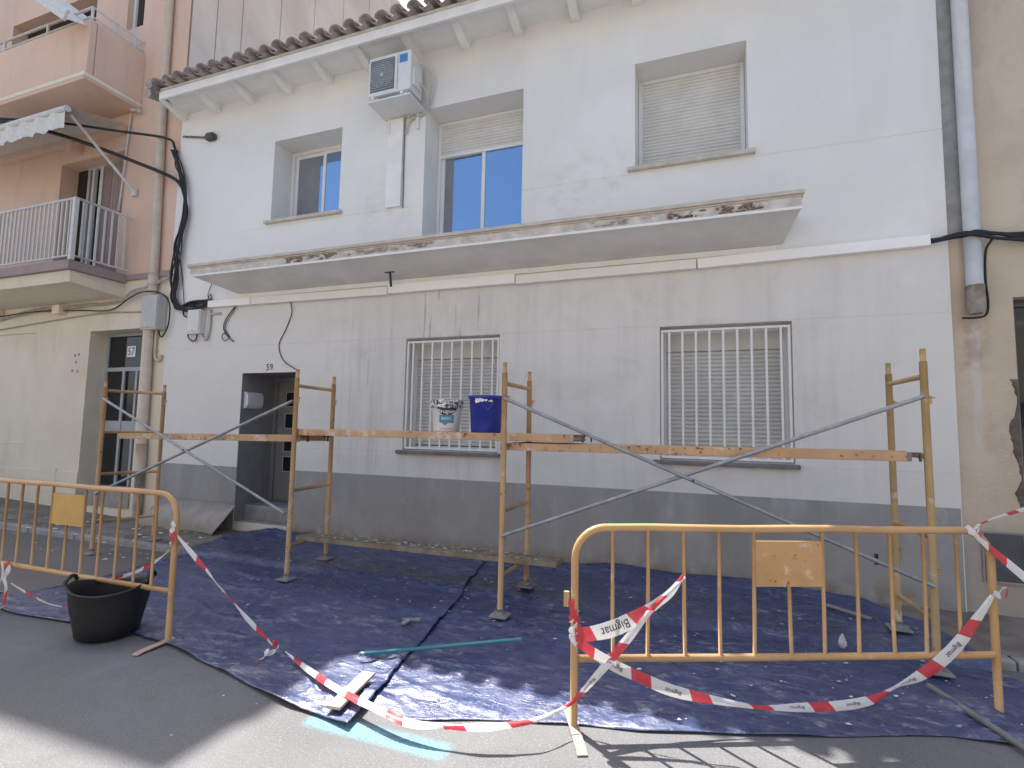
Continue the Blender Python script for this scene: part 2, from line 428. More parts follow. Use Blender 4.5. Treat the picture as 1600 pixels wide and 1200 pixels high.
for i in range(-15, 5):
    bm = B(); zt = walk_z(i+.5)+.002
    box(bm, i+.006, i+.994, KY, KY+.125, -.1, zt, .012)
    obj('kerb_stone', bm, m_kerb, sidewalk)
bm = B(); quad(bm, (-150, FY+.45, -.02), (150, FY+.45, -.02), (150, 150, -.02), (-150, 150, -.02))
tag(obj('terrain', bm, m_sidewalk), kind='structure')

# ------------------------------------------------------------------ walls with openings
def wall_mesh(bm, x0, x1, z0, z1, y, ops, depth=.42, grooves=(), gd=.0045, mi=0):
    """front sheet with recessed grooves and openings with reveals. ops: (xa,xb,za,zb)"""
    X = sorted({x0, x1, *[o[0] for o in ops], *[o[1] for o in ops]})
    Z = sorted({z0, z1, *[o[2] for o in ops], *[o[3] for o in ops], *[v for gz in grooves for v in (gz, gz+.012)]})
    X = [v for v in X if x0 <= v <= x1]; Z = [v for v in Z if z0 <= v <= z1]
    isg = lambda zc: any(gz < zc < gz+.012 for gz in grooves)
    for a, b in zip(X, X[1:]):
        for c, d in zip(Z, Z[1:]):
            xc, zc = (a+b)/2, (c+d)/2
            if any(o[0] < xc < o[1] and o[2] < zc < o[3] for o in ops): continue
            yy = y+(gd if isg(zc) else 0)
            quad(bm, (a, y, c), (b, y, c), (b, yy, d), (a, yy, d), mi)
            if isg(zc): quad(bm, (a, yy, d), (b, yy, d), (b, y, d), (a, y, d), mi)
    for a, b, c, d in ops:
        e = y+depth
        quad(bm, (a, y, c), (a, y, d), (a, e, d), (a, e, c), mi); quad(bm, (b, y, c), (b, e, c), (b, e, d), (b, y, d), mi)
        quad(bm, (a, y, d), (b, y, d), (b, e, d), (a, e, d), mi); quad(bm, (a, y, c), (a, e, c), (b, e, c), (b, y, c), mi)

def slat_mesh(wd, pitch, name):
    bm = B(); n = 5; h = pitch*.94
    prof = [(-.010*math.sin(math.pi*k/n)**.7 if 0 < k < n else 0., h*k/n) for k in range(n+1)]
    for (ya, za), (yb, zb) in zip(prof, prof[1:]):
        f = quad(bm, (0, ya, za), (wd, ya, za), (wd, yb, zb), (0, yb, zb)); f.smooth = True
    quad(bm, (0, 0, h), (wd, 0, h), (wd, .006, h+.002), (0, .006, h+.002))
    quad(bm, (0, 0, 0), (0, .006, 0), (wd, .006, 0), (wd, 0, 0))
    me = bpy.data.meshes.new(name); bm.to_mesh(me); bm.free(); return me
def shutter(parent, x0, x1, zt, zb, y, m, pitch=.045):
    me = slat_mesh(x1-x0, pitch, 'slat'); me.materials.append(m)
    z = zt-pitch
    while z > zb-pitch*.5:
        piece('slat', me, (x0, y+random.uniform(-.001, .001), z), parent); z -= pitch
    bm = B(); quad(bm, (x0, y+.012, zb-.02), (x1, y+.012, zb-.02), (x1, y+.012, zt), (x0, y+.012, zt))
    obj('backing', bm, m_dark, parent)
def frame_bm(x0, x1, z0, z1, y0, y1, t, bottom=True):
    bm = B()
    box(bm, x0, x0+t, y0, y1, z0, z1, .004); box(bm, x1-t, x1, y0, y1, z0, z1, .004)
    box(bm, x0+t, x1-t, y0+.002, y1-.002, z1-t, z1, .004)
    if bottom: box(bm, x0+t, x1-t, y0+.002, y1-.002, z0, z0+t, .004)
    return bm

# ------------------------------------------------------------------ the white house (59)
house = thing('terraced_house', 'white plastered house with grey plinth, tiled eaves and number 59 over its door', 'house', (-3, FY, 0))
XL, XR = -8.11, 2.15
UL = (-6.09, -4.85, 4.62, 5.87); UC = (-3.49, -2.10, 3.80, 5.86); UR = (-.73, .46, 4.60, 5.86)
DR = (-6.45, -5.41, .18, 2.34); L1 = (-3.67, -2.35, 1.30, 2.745); L2 = (-.465, .83, 1.30, 2.745)
bm = B()
wall_mesh(bm, XL, XR, -.05, 6.74, FY, [UL, UC, UR, L1, L2], .42, (4.525, 2.745, 1.262))
# the doorway is cut in afterwards as its own column so its recess can be deeper
bm.free(); bm = B()
wall_mesh(bm, XL, XR, -.05, 6.74, FY, [UL, UC, UR, L1, L2, DR], .42, (4.525, 2.745, 1.262))
quad(bm, (XR, FY, -.05), (XR, FY+5, -.05), (XR, FY+5, 6.74), (XR, FY, 6.74))
quad(bm, (XL, FY+5, -.05), (XR, FY+5, -.05), (XR, FY+5, 6.74), (XL, FY+5, 6.74))
quad(bm, (XL, FY+.001, -.05), (XL, FY+5, -.05), (XL, FY+5, 6.74), (XL, FY+.001, 6.74))
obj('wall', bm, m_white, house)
bm = B()
for a, b in ((XL+.02, DR[0]-.004), (DR[1]+.004, XR-.01)):
    box(bm, a, b, FY-.006, FY+.05, -.02, .962, .003)
obj('plinth', bm, m_plinth, house)
bm = B(); box(bm, 1.465, 1.495, FY-.008, FY+.02, .40, .50); obj('vent_slot', bm, m_dark, house)
# eaves
bm = B()
A = [bm.verts.new(p) for p in ((-7.87, 5.36, 6.68), (XR+.02, 5.36, 6.68), (XR+.02, FY+.02, 6.68), (-8.11, FY+.02, 6.68))]; C = [bm.verts.new((v.co.x, v.co.y, 6.72)) for v in A]
bm.faces.new(A[::-1]); bm.faces.new(C)
for i in range(4): bm.faces.new((A[i], A[(i+1) % 4], C[(i+1) % 4], C[i]))
obj('soffit', bm, m_soffit, house)
bm = B(); box(bm, -7.89, XR+.03, 5.335, 5.375, 6.565, 6.690, .006); obj('fascia', bm, m_soffit, house)
for k in range(14):
    x = -8.03+k*.733
    if x > 2.0: break
    prof = [(FY, 6.57), (FY-.05, 6.565), (FY-.12, 6.575), (FY-.2, 6.60), (FY-.3, 6.635), (FY-.37, 6.65), (FY-.42, 6.665), (FY-.44, 6.68)]
    bm = B(); A = [bm.verts.new((x-.05, y, z)) for y, z in prof+[(FY, 6.68)]]; C = [bm.verts.new((x+.05, y, z)) for y, z in prof+[(FY, 6.68)]]
    bm.faces.new(A[::-1]); bm.faces.new(C)
    for i in range(len(A)): bm.faces.new((A[i], A[(i+1) % len(A)], C[(i+1) % len(A)], C[i]))
    obj('eave_bracket', bm, m_soffit, house)
# roof: corrugated slab plus the front rows of barrel tiles as pieces
PT = .236; SL = math.tan(R(17)); YE = 5.20
bm = B()
rows = []
for j in range(2):
    y = YE+.30+j*4.8; z = 6.745+(y-YE)*SL
    row = []
    n = int((XR+7.85)/PT)*6
    for i in range(n+1):
        x = -7.82+i*PT/6
        row.append(bm.verts.new((x, y, z+.025*math.cos(2*math.pi*i/6))))
    rows.append(row)
for i in range(len(rows[0])-1): bm.faces.new((rows[0][i], rows[0][i+1], rows[1][i+1], rows[1][i]))
roof = obj('roof', bm, m_tile, house, True)
def tile_mesh(up):
    bm = B(); n = 7; Lt = .46
    for (ra, oa) in ((.092, 0), (.078, 0)):
        pass
    rows = []
    for t in (0, 1):
        r1 = (.094 if t == 0 else .076) if up else (.076 if t == 0 else .094)
        for rr in (r1, r1-.014):
            ring = []
            for k in range(n+1):
                a = math.pi*k/n
                ring.append(bm.verts.new((rr*math.cos(a), t*Lt, (.74*rr*math.sin(a) if up else -.74*rr*math.sin(a)))))
            rows.append(ring)
    o0, i0, o1, i1 = rows
    for k in range(n):
        bm.faces.new((o0[k], o0[k+1], o1[k+1], o1[k])); bm.faces.new((i0[k+1], i0[k], i1[k], i1[k+1])); bm.faces.new((o0[k+1], o0[k], i0[k], i0[k+1]))
    for k in (0, n): bm.faces.new((o0[k], o1[k], i1[k], i0[k]))
    me = bpy.data.meshes.new('roof_tile'); bm.normal_update(); bm.to_mesh(me); bm.free(); me.materials.append(m_tile)
    for p in me.polygons: p.use_smooth = len(p.vertices) == 4 and p.area > .008
    return me
mtu, mtd = tile_mesh(True), tile_mesh(False)
nt_ = int((XR+7.85)/PT)
for i in range(nt_+1):
    x = -7.78+i*PT
    piece('roof_tile', mtu, (x, YE-.02+random.uniform(-.015, .015), 6.725+random.uniform(-.006, .006)), roof, (math.atan(SL), random.uniform(-.03, .03), random.uniform(-.025, .025)))
    piece('roof_tile', mtd, (x+PT/2, YE+.03+random.uniform(-.012, .012), 6.757), roof, (math.atan(SL), random.uniform(-.03, .03), random.uniform(-.02, .02)))
bm = B(); box(bm, -7.86, XR+.02, YE+.12, 5.40, 6.692, 6.728, .01); obj('mortar_bed', bm, m_mortar, roof)
bm = B()
tube(bm, [(-7.92, YE-.02, 6.74), (-7.95, YE+.5, 6.90)], .075, 9); tube(bm, [(-8.10, YE+.10, 6.70), (-8.12, YE+.6, 6.82)], .07, 9)
obj('verge_tile', bm, m_tile, roof)

# balcony slab: tapered underside, moulded lip, crumbling front
sx0, sx1, sy = -6.90, .855, 5.30
bm = B()
top, lip = 3.80, 3.84
v = lambda x, y, z: bm.verts.new((x, y, z))
a = [v(sx0, sy, 3.69), v(sx1, sy, 3.69), v(sx1-.09, FY, 3.545), v(sx0+.30, FY, 3.545)]
b_ = [v(sx0, sy, lip-.04), v(sx1, sy, lip-.04), v(sx1-.02, FY, lip-.04), v(sx0+.05, FY, lip-.04)]
bm.faces.new(a); bm.faces.new(b_[::-1])
for i in (1, 3): bm.faces.new((a[i], a[(i+1) % 4], b_[(i+1) % 4], b_[i]))
slab = obj('balcony_slab', bm, m_slabu, house)
bm = B(); nx = 420; nz = 9
lay = bm.verts.layers.float.new('broken')
gr = []
def brk(x, z):
    m = 0.
    for c0, c1, amp in ((-5.25, -4.3, 1.), (-4.3, -2.9, .55), (-1.2, -.35, .5), (-.4, .62, 1.1)):
        m = max(m, amp*sstep(c0, c0+.12, x)*(1-sstep(c1-.12, c1, x)))
    band = sstep(3.70, 3.722, z)*(1-sstep(3.765, 3.795, z))
    q = noise.fractal(Vector((x*7, z*16, 1.3)), .6, 2.1, 5)
    return m*band*sstep(-.05, .35, q+.12)
for j in range(nz+1):
    z = 3.69+(3.80-3.69)*j/nz; row = []
    for i in range(nx+1):
        x = sx0+(sx1-sx0)*i/nx; k = brk(x, z)
        ov = -.004+.006*noise.noise(Vector((x*9, z*40, 5)))
        vv = bm.verts.new((x, sy+ov+.035*k, z)); vv[lay] = k; row.append(vv)
    gr.append(row)
for j in range(nz):
    for i in range(nx): bm.faces.new((gr[j][i], gr[j][i+1], gr[j+1][i+1], gr[j+1][i]))
obj('crumbling_edge', bm, m_slabf, slab)
bm = B(); box(bm, sx0-.03, sx1+.02, sy-.035, FY-.001, 3.803, 3.845, .008); box(bm, sx0-.015, sx1+.01, sy-.018, sy+.02, 3.785, 3.802, .003)
obj('lip', bm, m_sill, slab)
bm = B(); box(bm, sx0+.002, sx1-.002, sy-.007, sy+.01, 3.668, 3.695, .003); obj('drip_edge', bm, m_soffit, slab)
# hook under the slab
bm = B(); tube(bm, [(-3.86, 5.72, 3.60), (-3.82, 5.70, 3.57), (-3.80, 5.70, 3.40)], .016, 7); box(bm, -3.9, -3.76, 5.69, 5.71, 3.585, 3.60)
obj('steel_hook', bm, m_galvd, slab)

def sliding_window(ops, y, blind=None, panes=2, glass=m_glassb, t=.05):
    x0, x1, z0, z1 = ops
    bm = frame_bm(x0+.004, x1-.004, z0+.004, z1-.004, y, y+.07, t)
    wn = obj('window', bm, m_alu, house)
    zt = z1-t if blind is None else blind
    if blind is not None:
        shutter(wn, x0+t, x1-t, z1-t+.0, blind, y+.012, m_slat, .043)
        bm = B(); box(bm, x0+t, x1-t, y+.006, y+.03, blind-.055, blind-.012, .004); obj('bottom_rail', bm, m_alu, wn)
        zt = blind-.0
    xm = (x0+x1)/2
    for k, (a, b) in enumerate(((x0+t, xm+.025), (xm-.025, x1-t))):
        yo = y+.020+.024*(1-k)
        bm = frame_bm(a, b, z0+t, zt, yo, yo+.022, .052); s = obj('sash', bm, m_alu, wn)
        bm = B(); quad(bm, (a+.05, yo+.012, z0+t+.05), (b-.05, yo+.012, z0+t+.05), (b-.05, yo+.012, zt-.05), (a+.05, yo+.012, zt-.05))
        obj('pane', bm, glass, s)
    return wn
wU = sliding_window(UL, FY+.36)
bm = B()                        # closed curtain strip seen through the left sash
n = 26
for i in range(n):
    xa = UL[0]+.11+i*.0155; xb = xa+.0155
    quad(bm, (xa, FY+.36+.0535-(.008 if i % 2 else 0), UL[2]+.11), (xb, FY+.36+.0535-(0 if i % 2 else .008), UL[2]+.11), (xb, FY+.36+.0535-(0 if i % 2 else .008), UL[3]-.11), (xa, FY+.36+.0535-(.008 if i % 2 else 0), UL[3]-.11))
obj('curtain', bm, m_curt, wU)
wC = sliding_window(UC, FY+.36, 5.40, t=.045)
bm = B(); quad(bm, (UC[0]+.1, FY+.415, 3.92), (UC[0]+.23, FY+.415, 3.92), (UC[0]+.23, FY+.415, 5.34), (UC[0]+.1, FY+.415, 5.34)); obj('curtain', bm, m_curt, wC)
bm = frame_bm(UR[0]+.004, UR[1]-.004, UR[2]+.004, UR[3]-.004, FY+.34, FY+.42, .045, False); wR = obj('window', bm, m_alu, house)
shutter(wR, UR[0]+.05, UR[1]-.05, UR[3]-.045, UR[2]+.01, FY+.36, m_slat, .042)
for (x0, x1, z0, z1) in (L1, L2):
    bm = frame_bm(x0+.004, x1-.004, z0+.004, z1-.004, FY+.22, FY+.29, .05); wn = obj('window', bm, m_alu, house)
    bm = B(); box(bm, x0+.05, x1-.05, FY+.225, FY+.28, z1-.25, z1-.052, .003); obj('shutter_box', bm, m_slatg, wn)
    shutter(wn, x0+.05, x1-.05, z1-.255, z0+.05, FY+.245, m_slatg, .045)
    bm = frame_bm(x0+.012, x1-.012, z0+.016, z1-.035, FY+.018, FY+.048, .026); gr_ = obj('window_grille', bm, m_grille, house)
    nb = 9; me = None
    for k in range(nb):
        x = x0+.10+(x1-x0-.2)*k/(nb-1)
        if me is None:
            bb = B(); box(bb, -.0115, .0115, -.011, .011, z0+.04, z1-.06, .003)
            me = bpy.data.meshes.new('bar'); bb.to_mesh(me); bb.free(); me.materials.append(m_grille)
        piece('bar', me, (x, FY+.033, 0), gr_)
    bm = B(); box(bm, x0-.07, x1+.04, FY-.055, FY+.22, 1.252, 1.298, .012); obj('window_sill', bm, m_silld, house)
for (x0, x1, z0, z1) in (UL, UR):
    bm = B(); box(bm, x0-.08, x1+.065, FY-.06, FY+.345, z0-.045, z0+.002, .008); obj('window_sill', bm, m_sill, house)
# entrance door: deep recess, step, leaf with four small panes
x0, x1, z0, z1 = DR; YD = FY+.42
bm = B()
box(bm, x0+.006, x1-.006, FY+.02, FY+.9, .05, .19, .006); box(bm, x0+.006, x1-.006, FY+.18, FY+.9, .191, .40, .006)
obj('door_step', bm, m_cement, house)
bm = B()
yb = YD+.26
e_ = .004; y_ = FY+.003
quad(bm, (x0+e_, y_, .1), (x0+e_, y_, z1-e_), (x0+e_, yb, z1-e_), (x0+e_, yb, .1)); quad(bm, (x1-e_, y_, .1), (x1-e_, yb, .1), (x1-e_, yb, z1-e_), (x1-e_, y_, z1-e_))
quad(bm, (x0+e_, y_, z1-e_), (x1-e_, y_, z1-e_), (x1-e_, yb, z1-e_), (x0+e_, yb, z1-e_)); quad(bm, (x0, yb+.06, .18), (x1, yb+.06, .18), (x1, yb+.06, z1), (x0, yb+.06, z1))
obj('porch_lining', bm, m_porch, house)
bm = frame_bm(x0+.003, x1-.003, .402, z1-.004, yb-.05, yb+.02, .06, False); door = obj('entrance_door', bm, m_door, house)
bm = B(); box(bm, x0+.065, x1-.065, yb-.02, yb+.03, .41, z1-.066, .004); obj('door_leaf', bm, m_door, door)
for zc in (1.99, 1.65, 1.29, .98):
    bm = frame_bm(x0+.22, x0+.46, zc-.12, zc+.12, yb-.028, yb-.018, .012); pf = obj('door_pane_frame', bm, m_doorframe, door)
    bm = B(); quad(bm, (x0+.23, yb-.022, zc-.11), (x0+.45, yb-.022, zc-.11), (x0+.45, yb-.022, zc+.11), (x0+.23, yb-.022, zc+.11)); obj('pane', bm, m_glassd, pf)
bm = B(); tube(bm, [(x0+.14, yb-.06, 1.05), (x0+.14, yb-.06, 1.45)], .014, 8); tube(bm, [(x0+.14, yb-.02, 1.08), (x0+.14, yb-.06, 1.08)], .01, 6); tube(bm, [(x0+.14, yb-.02, 1.42), (x0+.14, yb-.06, 1.42)], .01, 6)
bm.free()
# white curved letterbox on the left reveal
bm = B()
prof = [(0, 0.), (.05, .012), (.075, .06), (.082, .14), (.075, .22), (.05, .268), (0, .28)]
ya, yb2 = FY+.05, FY+.34
A = [bm.verts.new((x0+.006+p, ya, 1.82+q*.9)) for p, q in prof]; C = [bm.verts.new((x0+.006+p, yb2, 1.82+q*.9)) for p, q in prof]
bm.faces.new(A[::-1]); bm.faces.new(C)
for i in range(len(A)-1): bm.faces.new((A[i], A[i+1], C[i+1], C[i]))
obj('letterbox', bm, m_boxw, house)
bm = B(); text_on(bm, '59', .135, lambda u, v: Vector((-5.935+u, FY-.004, 2.415+v)))
obj('house_number', bm, m_blackp, house)

# ------------------------------------------------------------------ trunking, cables, boxes on the white house
tr = thing('cable_trunking', 'long white plastic cable trunking running under the balcony slab of the white house', 'cable trunking', (-3, FY-.03, 3.4))
cuts = [-7.17, -6.31, -3.94, -2.14, -.07, 2.0]; zb = [3.362, 3.355, 3.337, 3.338, 3.348, 3.385]
for i in range(5):
    bm = B(); a, b = cuts[i]+.006, cuts[i+1]-.006; h = .105 if i != 2 else .118; dz = .012 if i in (2,) else 0
    box(bm, 0, 1, FY-.075, FY-.002, 0, h, .006)
    for vv in bm.verts:
        t = vv.co.x; vv.co.x = a+(b-a)*t; vv.co.z += zb[i]*(1-t)+zb[i+1]*t+dz
    obj('trunking_length', bm, m_trunk if i in (0, 2, 4) else m_trunk2, tr)
bm = B(); box(bm, -6.35, .70, FY-.022, FY-.001, 3.475, 3.535, .004); obj('backing_strip', bm, m_trunk2, tr)

def cable(name, label, cat, paths, m, group=None):
    bm = B()
    for pts, r in paths: tube(bm, smooth_path(pts, 8), r, 6)
    o = obj(name, bm, m); tag(o, label, cat, group); return o
# thick bundle: drops down the corner, crosses to the trunking
bund = []
for k in range(11):
    rr = random.Random(k); j = lambda s=.03: rr.uniform(-1.9*s, 1.9*s)
    bund.append(([(-8.16+j(), 5.83+j(.015), 6.05), (-8.0+j(), 5.82+j(.015), 5.75), (-7.86+j(.025), 5.82, 5.38+j()), (-7.80+j(.025), 5.83+j(.01), 4.95), (-7.88+j(.035), 5.82+j(.015), 4.4),
                  (-7.92+j(.04), 5.83+j(.015), 3.9), (-7.93+j(.03), 5.84+j(.01), 3.58), (-7.80+j(), 5.84, 3.40+j(.02)), (-7.5, 5.84+j(.015), 3.40+j(.045)), (-7.14, 5.85, 3.42+j(.04))], (.012, .015, .010)[k % 3]))
bund.append(([(-7.70, 5.85, 3.36), (-7.67, 5.84, 3.27), (-7.58, 5.85, 3.25), (-7.54, 5.85, 3.33)], .012))
cable('cable_bundle', 'thick black bundle of cables running down the corner and across to the white trunking', 'cable', bund, m_black)
cable('overhead_cable', 'thick black cable slanting down across the awning to the corner of the white house', 'cable', [([(-11.6, 4.75, 6.66), (-10.6, 5.0, 6.47), (-9.6, 5.3, 6.17), (-8.7, 5.6, 5.82), (-8.1, 5.8, 5.56), (-7.88, 5.83, 5.36)], .030)], m_black)
cable('overhead_cable', 'thinner upper black cable stretched level above the slanting thick one', 'cable', [([(-11.6, 4.75, 6.66), (-10.2, 5.1, 6.52), (-9.0, 5.5, 6.35), (-8.3, 5.78, 6.26), (-8.15, 5.83, 6.1), (-8.05, 5.83, 5.8)], .020)], m_black)
cable('hanging_wire', 'thin black wire curving down from the trunking beside the number 59', 'wire', [([(-5.59, 5.87, 3.36), (-5.57, 5.88, 3.19), (-5.67, 5.89, 2.96), (-5.77, 5.89, 2.78), (-5.76, 5.89, 2.64), (-5.65, 5.88, 2.49), (-5.37, 5.85, 2.35)], .0065)], m_black)
cable('hanging_wire', 'short double wire ending in a loop below the trunking left of the door', 'wire', [([(-6.62, 5.86, 3.36), (-6.78, 5.87, 3.22), (-6.86, 5.88, 3.10), (-6.84, 5.88, 2.98), (-6.70, 5.87, 2.86), (-6.63, 5.87, 2.82)], .008), ([(-6.64, 5.87, 3.33), (-6.80, 5.88, 3.15), (-6.83, 5.88, 3.02), (-6.74, 5.88, 2.90), (-6.80, 5.87, 2.84), (-6.87, 5.87, 2.88), (-6.85, 5.87, 2.95), (-6.78, 5.87, 2.93)], .006)], m_black)
cable('hanging_wire', 'thin black wire beside the cable bundle, straight down to the white box', 'wire', [([(-7.82, 5.87, 5.0), (-7.95, 5.88, 4.5), (-7.82, 5.88, 3.9), (-7.72, 5.87, 3.45)], .006)], m_black)
cable('hanging_wire', 'short wire with a small loop dropping from the balcony slab end to the trunking', 'wire', [([(-7.10, 5.85, 3.80), (-7.20, 5.87, 3.65), (-7.22, 5.87, 3.55), (-7.14, 5.87, 3.50), (-7.17, 5.87, 3.58), (-7.22, 5.87, 3.5), (-7.21, 5.87, 3.38)], .006)], m_black)
# cables to the right of the trunking, over the downpipe
rc = []
for k in range(6):
    rr = random.Random(40+k); j = lambda s=.02: rr.uniform(-s, s)
    rc.append(([(1.97, 5.86+j(.01), 3.43+j(.015)), (2.2, 5.80+j(.01), 3.445+j()), (2.32, 5.775, 3.445+j(.02)), (2.5, 5.82, 3.42+j(.03)), (2.9, 5.86, 3.38+j(.05)), (3.6, 5.86, 3.38+j(.05)), (5.5, 5.86, 3.4+j(.04))], .014))
rc.append(([(2.46, 5.85, 3.40), (2.42, 5.88, 3.30), (2.41, 5.89, 3.05), (2.42, 5.89, 2.82), (2.39, 5.87, 2.71), (2.31, 5.84, 2.68), (2.22, 5.88, 2.69)], .010))
cable('cable_bundle', 'black cables crossing the grey downpipe onto the beige house at the right', 'cable', rc, m_black)
# cables along the front of the neighbouring house
lc = []
for k in range(4):
    rr = random.Random(70+k); j = lambda s=.03: rr.uniform(-s, s)
    lc.append(([(-13.2, 5.87, 3.40+j()), (-12.5, 5.86, 3.47+j()), (-11.4, 5.85, 3.58+j()), (-10.3, 5.84, 3.58+j()), (-9.3, 5.84, 3.58+j()), (-8.75, 5.76, 3.70+j()), (-8.3, 5.82, 3.84+j()), (-7.98, 5.84, 3.95+j())], .011))
cable('facade_cable', 'dusty painted cables sagging along the cream wall below the balcony', 'cable', lc, m_cablegrey)
cable('facade_cable', 'black cable looping from the cream wall to the grey meter box', 'cable', [([(-12.6, 5.85, 3.52), (-11.4, 5.84, 3.55), (-10.2, 5.84, 3.5), (-9.4, 5.84, 3.46), (-8.9, 5.8, 3.62), (-8.5, 5.74, 3.68), (-8.2, 5.8, 3.66), (-8.02, 5.84, 3.5), (-8.0, 5.84, 3.15), (-8.12, 5.84, 2.95), (-8.2, 5.84, 3.02), (-8.19, 5.84, 3.10)], .011)], m_black)
cable('facade_cable', 'thin pale conduit running level above the door of the cream house', 'cable', [([(-13.2, 5.88, 3.24), (-10.0, 5.88, 3.42), (-8.7, 5.88, 3.40), (-8.66, 5.88, 3.46)], .012)], m_cablegrey)

def wall_box(name, label, x0, x1, z0, z1, d, m):
    t = thing(name, label, 'box', ((x0+x1)/2, FY-.002, z0))
    bm = B(); box(bm, x0, x1, FY-d, FY-.002, z0, z1, .012); obj('casing', bm, m, t)
    bm = B(); box(bm, x0+.012, x1-.012, FY-d-.012, FY-d+.001, z0+.03, z1-.012, .008); obj('cover', bm, m, t)
    bm = B(); tube(bm, [((x0+x1)/2, FY-d-.016, z0+.05), ((x0+x1)/2, FY-d-.008, z0+.05)], .008, 8); obj('screw', bm, m_galvd, t)
    return t
wall_box('junction_box', 'large grey cable box fixed on the drainpipe above door 57', -8.50, -8.13, 3.06, 3.62, .16, m_box)
t = wall_box('junction_box', 'small white plastic cable box under the black bundle left of the trunking', -7.54, -7.27, 2.96, 3.34, .10, m_boxw)
bm = B(); tube(bm, smooth_path([(-7.16, FY-.03, 3.34), (-7.15, FY-.03, 3.05), (-7.20, FY-.03, 2.88), (-7.28, FY-.03, 2.92), (-7.32, FY-.04, 2.97)], 8), .022, 8); obj('conduit', bm, m_box, t)
bm = B(); tube(bm, smooth_path([(-7.56, FY-.04, 3.06), (-7.57, FY-.04, 2.93), (-7.48, FY-.04, 2.86), (-7.40, FY-.04, 2.88), (-7.38, FY-.04, 2.96)], 8), .010, 6); obj('wire_loop', bm, m_black, t)
bm = B(); tube(bm, [(-7.18, FY-.02, 3.27), (-6.95, FY-.02, 3.27)], .018, 6); obj('conduit_stub', bm, m_box, t)
# chain with a hook up at the corner
t = thing('wall_chain', 'short chain with a dark anchor hook on the white wall below the eaves', 'chain', (-7.45, FY, 6.17))
bm = B()
for k in range(8):
    x = -8.0+k*.066; zc = 6.28-.014*k
    pts = [(x+.04*math.cos(a), FY-.03+(.012*math.sin(a) if k % 2 else 0), zc+(0 if k % 2 else .012*math.sin(a))) for a in [2*math.pi*i/8 for i in range(9)]]
    tube(bm, pts, .006, 5, False)
obj('links', bm, m_galvd, t)
bm = B(); box(bm, -7.46, -7.30, FY-.09, FY-.001, 6.10, 6.21, .02); tube(bm, [(-7.48, FY-.05, 6.17), (-7.28, FY-.05, 6.14)], .03, 7); obj('anchor', bm, m_galvd, t)

# ------------------------------------------------------------------ air conditioner
ac = thing('air_conditioner', 'white outdoor air conditioner unit on a bracket under the eaves', 'air conditioner', (-3.85, 5.7, 5.80))
ax0, ax1, ay0, ay1, az0, az1 = -4.14, -3.50, 5.50, 5.80, 5.91, 6.45
bm = B(); box(bm, ax0, ax1, ay0, ay1, az0, az1, .018); obj('casing', bm, m_ac, ac)
bm = B(); box(bm, ax0+.03, ax0+.40, ay0-.004, ay0+.002, az0+.05, az1-.05, .003); gl = obj('fan_grille', bm, m_acgap, ac)
bm = B()
for k in range(1, 8):
    r_ = .024*k; pts = [(ax0+.215+r_*math.cos(a), ay0-.010, az0+.27+r_*math.sin(a)) for a in [2*math.pi*i/24 for i in range(25)]]
    tube(bm, pts, .004, 5, False)
for k in range(14): box(bm, ax0+.04, ax0+.39, ay0-.012, ay0-.008, az0+.07+k*.03, az0+.076+k*.03)
tube(bm, [(ax0+.215, ay0-.018, az0+.27), (ax0+.215, ay0-.006, az0+.27)], .03, 12)
obj('grille_wires', bm, m_acg, gl)
bm = B(); box(bm, ax1-.17, ax1-.05, ay0-.003, ay0+.001, az1-.16, az1-.05); obj('sticker', bm, m_sticker, ac)
bm = B(); box(bm, ax1-.20, ax1-.19, ay0-.006, ay0+.001, az0+.03, az1-.03); obj('panel_joint', bm, m_acg, ac)
bm = B(); box(bm, ax1-.006, ax1+.03, ay0+.05, ay1-.06, az0+.08, az0+.32, .01); obj('valve_cover', bm, m_ac, ac)
bm = B()
for x in (ax0+.1, ax1-.1):
    box(bm, x-.02, x+.02, 5.46, FY-.002, az0-.075, az0-.035); box(bm, x-.02, x+.02, FY-.04, FY-.002, az0-.32, az0-.076)
    box(bm, x-.025, x+.025, 5.55, 5.60, az0-.035, az0+.002); box(bm, x-.025, x+.025, 5.72, 5.77, az0-.035, az0+.002)
box(bm, ax0+.02, ax1+.02, 5.47, 5.90, az0-.10, az0-.078)
obj('wall_bracket', bm, m_ac, ac)
bm = B(); tube(bm, smooth_path([(ax1+.02, 5.7, 6.36), (ax1+.12, 5.78, 6.3), (ax1+.13, 5.83, 6.05), (ax1+.03, 5.86, 5.80), (ax1-.2, 5.87, 5.74), (ax1-.28, 5.87, 5.55)], 8), .014, 7)
tube(bm, smooth_path([(ax1+.02, 5.66, 6.1), (ax1+.09, 5.75, 6.0), (ax1+.05, 5.84, 5.85), (ax1-.28, 5.86, 5.78)], 8), .012, 7)
obj('pipes', bm, m_box, ac)
bm = B(); box(bm, -4.06, -3.82, FY-.035, FY-.002, 4.55, 5.80, .006); obj('pipe_cover', bm, m_soffit, ac)
bm = B(); tube(bm, smooth_path([(-3.80, FY-.02, 5.80), (-3.80, FY-.012, 5.2), (-3.79, FY-.012, 4.52)], 6), .006, 6); obj('drain_hose', bm, m_galvd, ac)

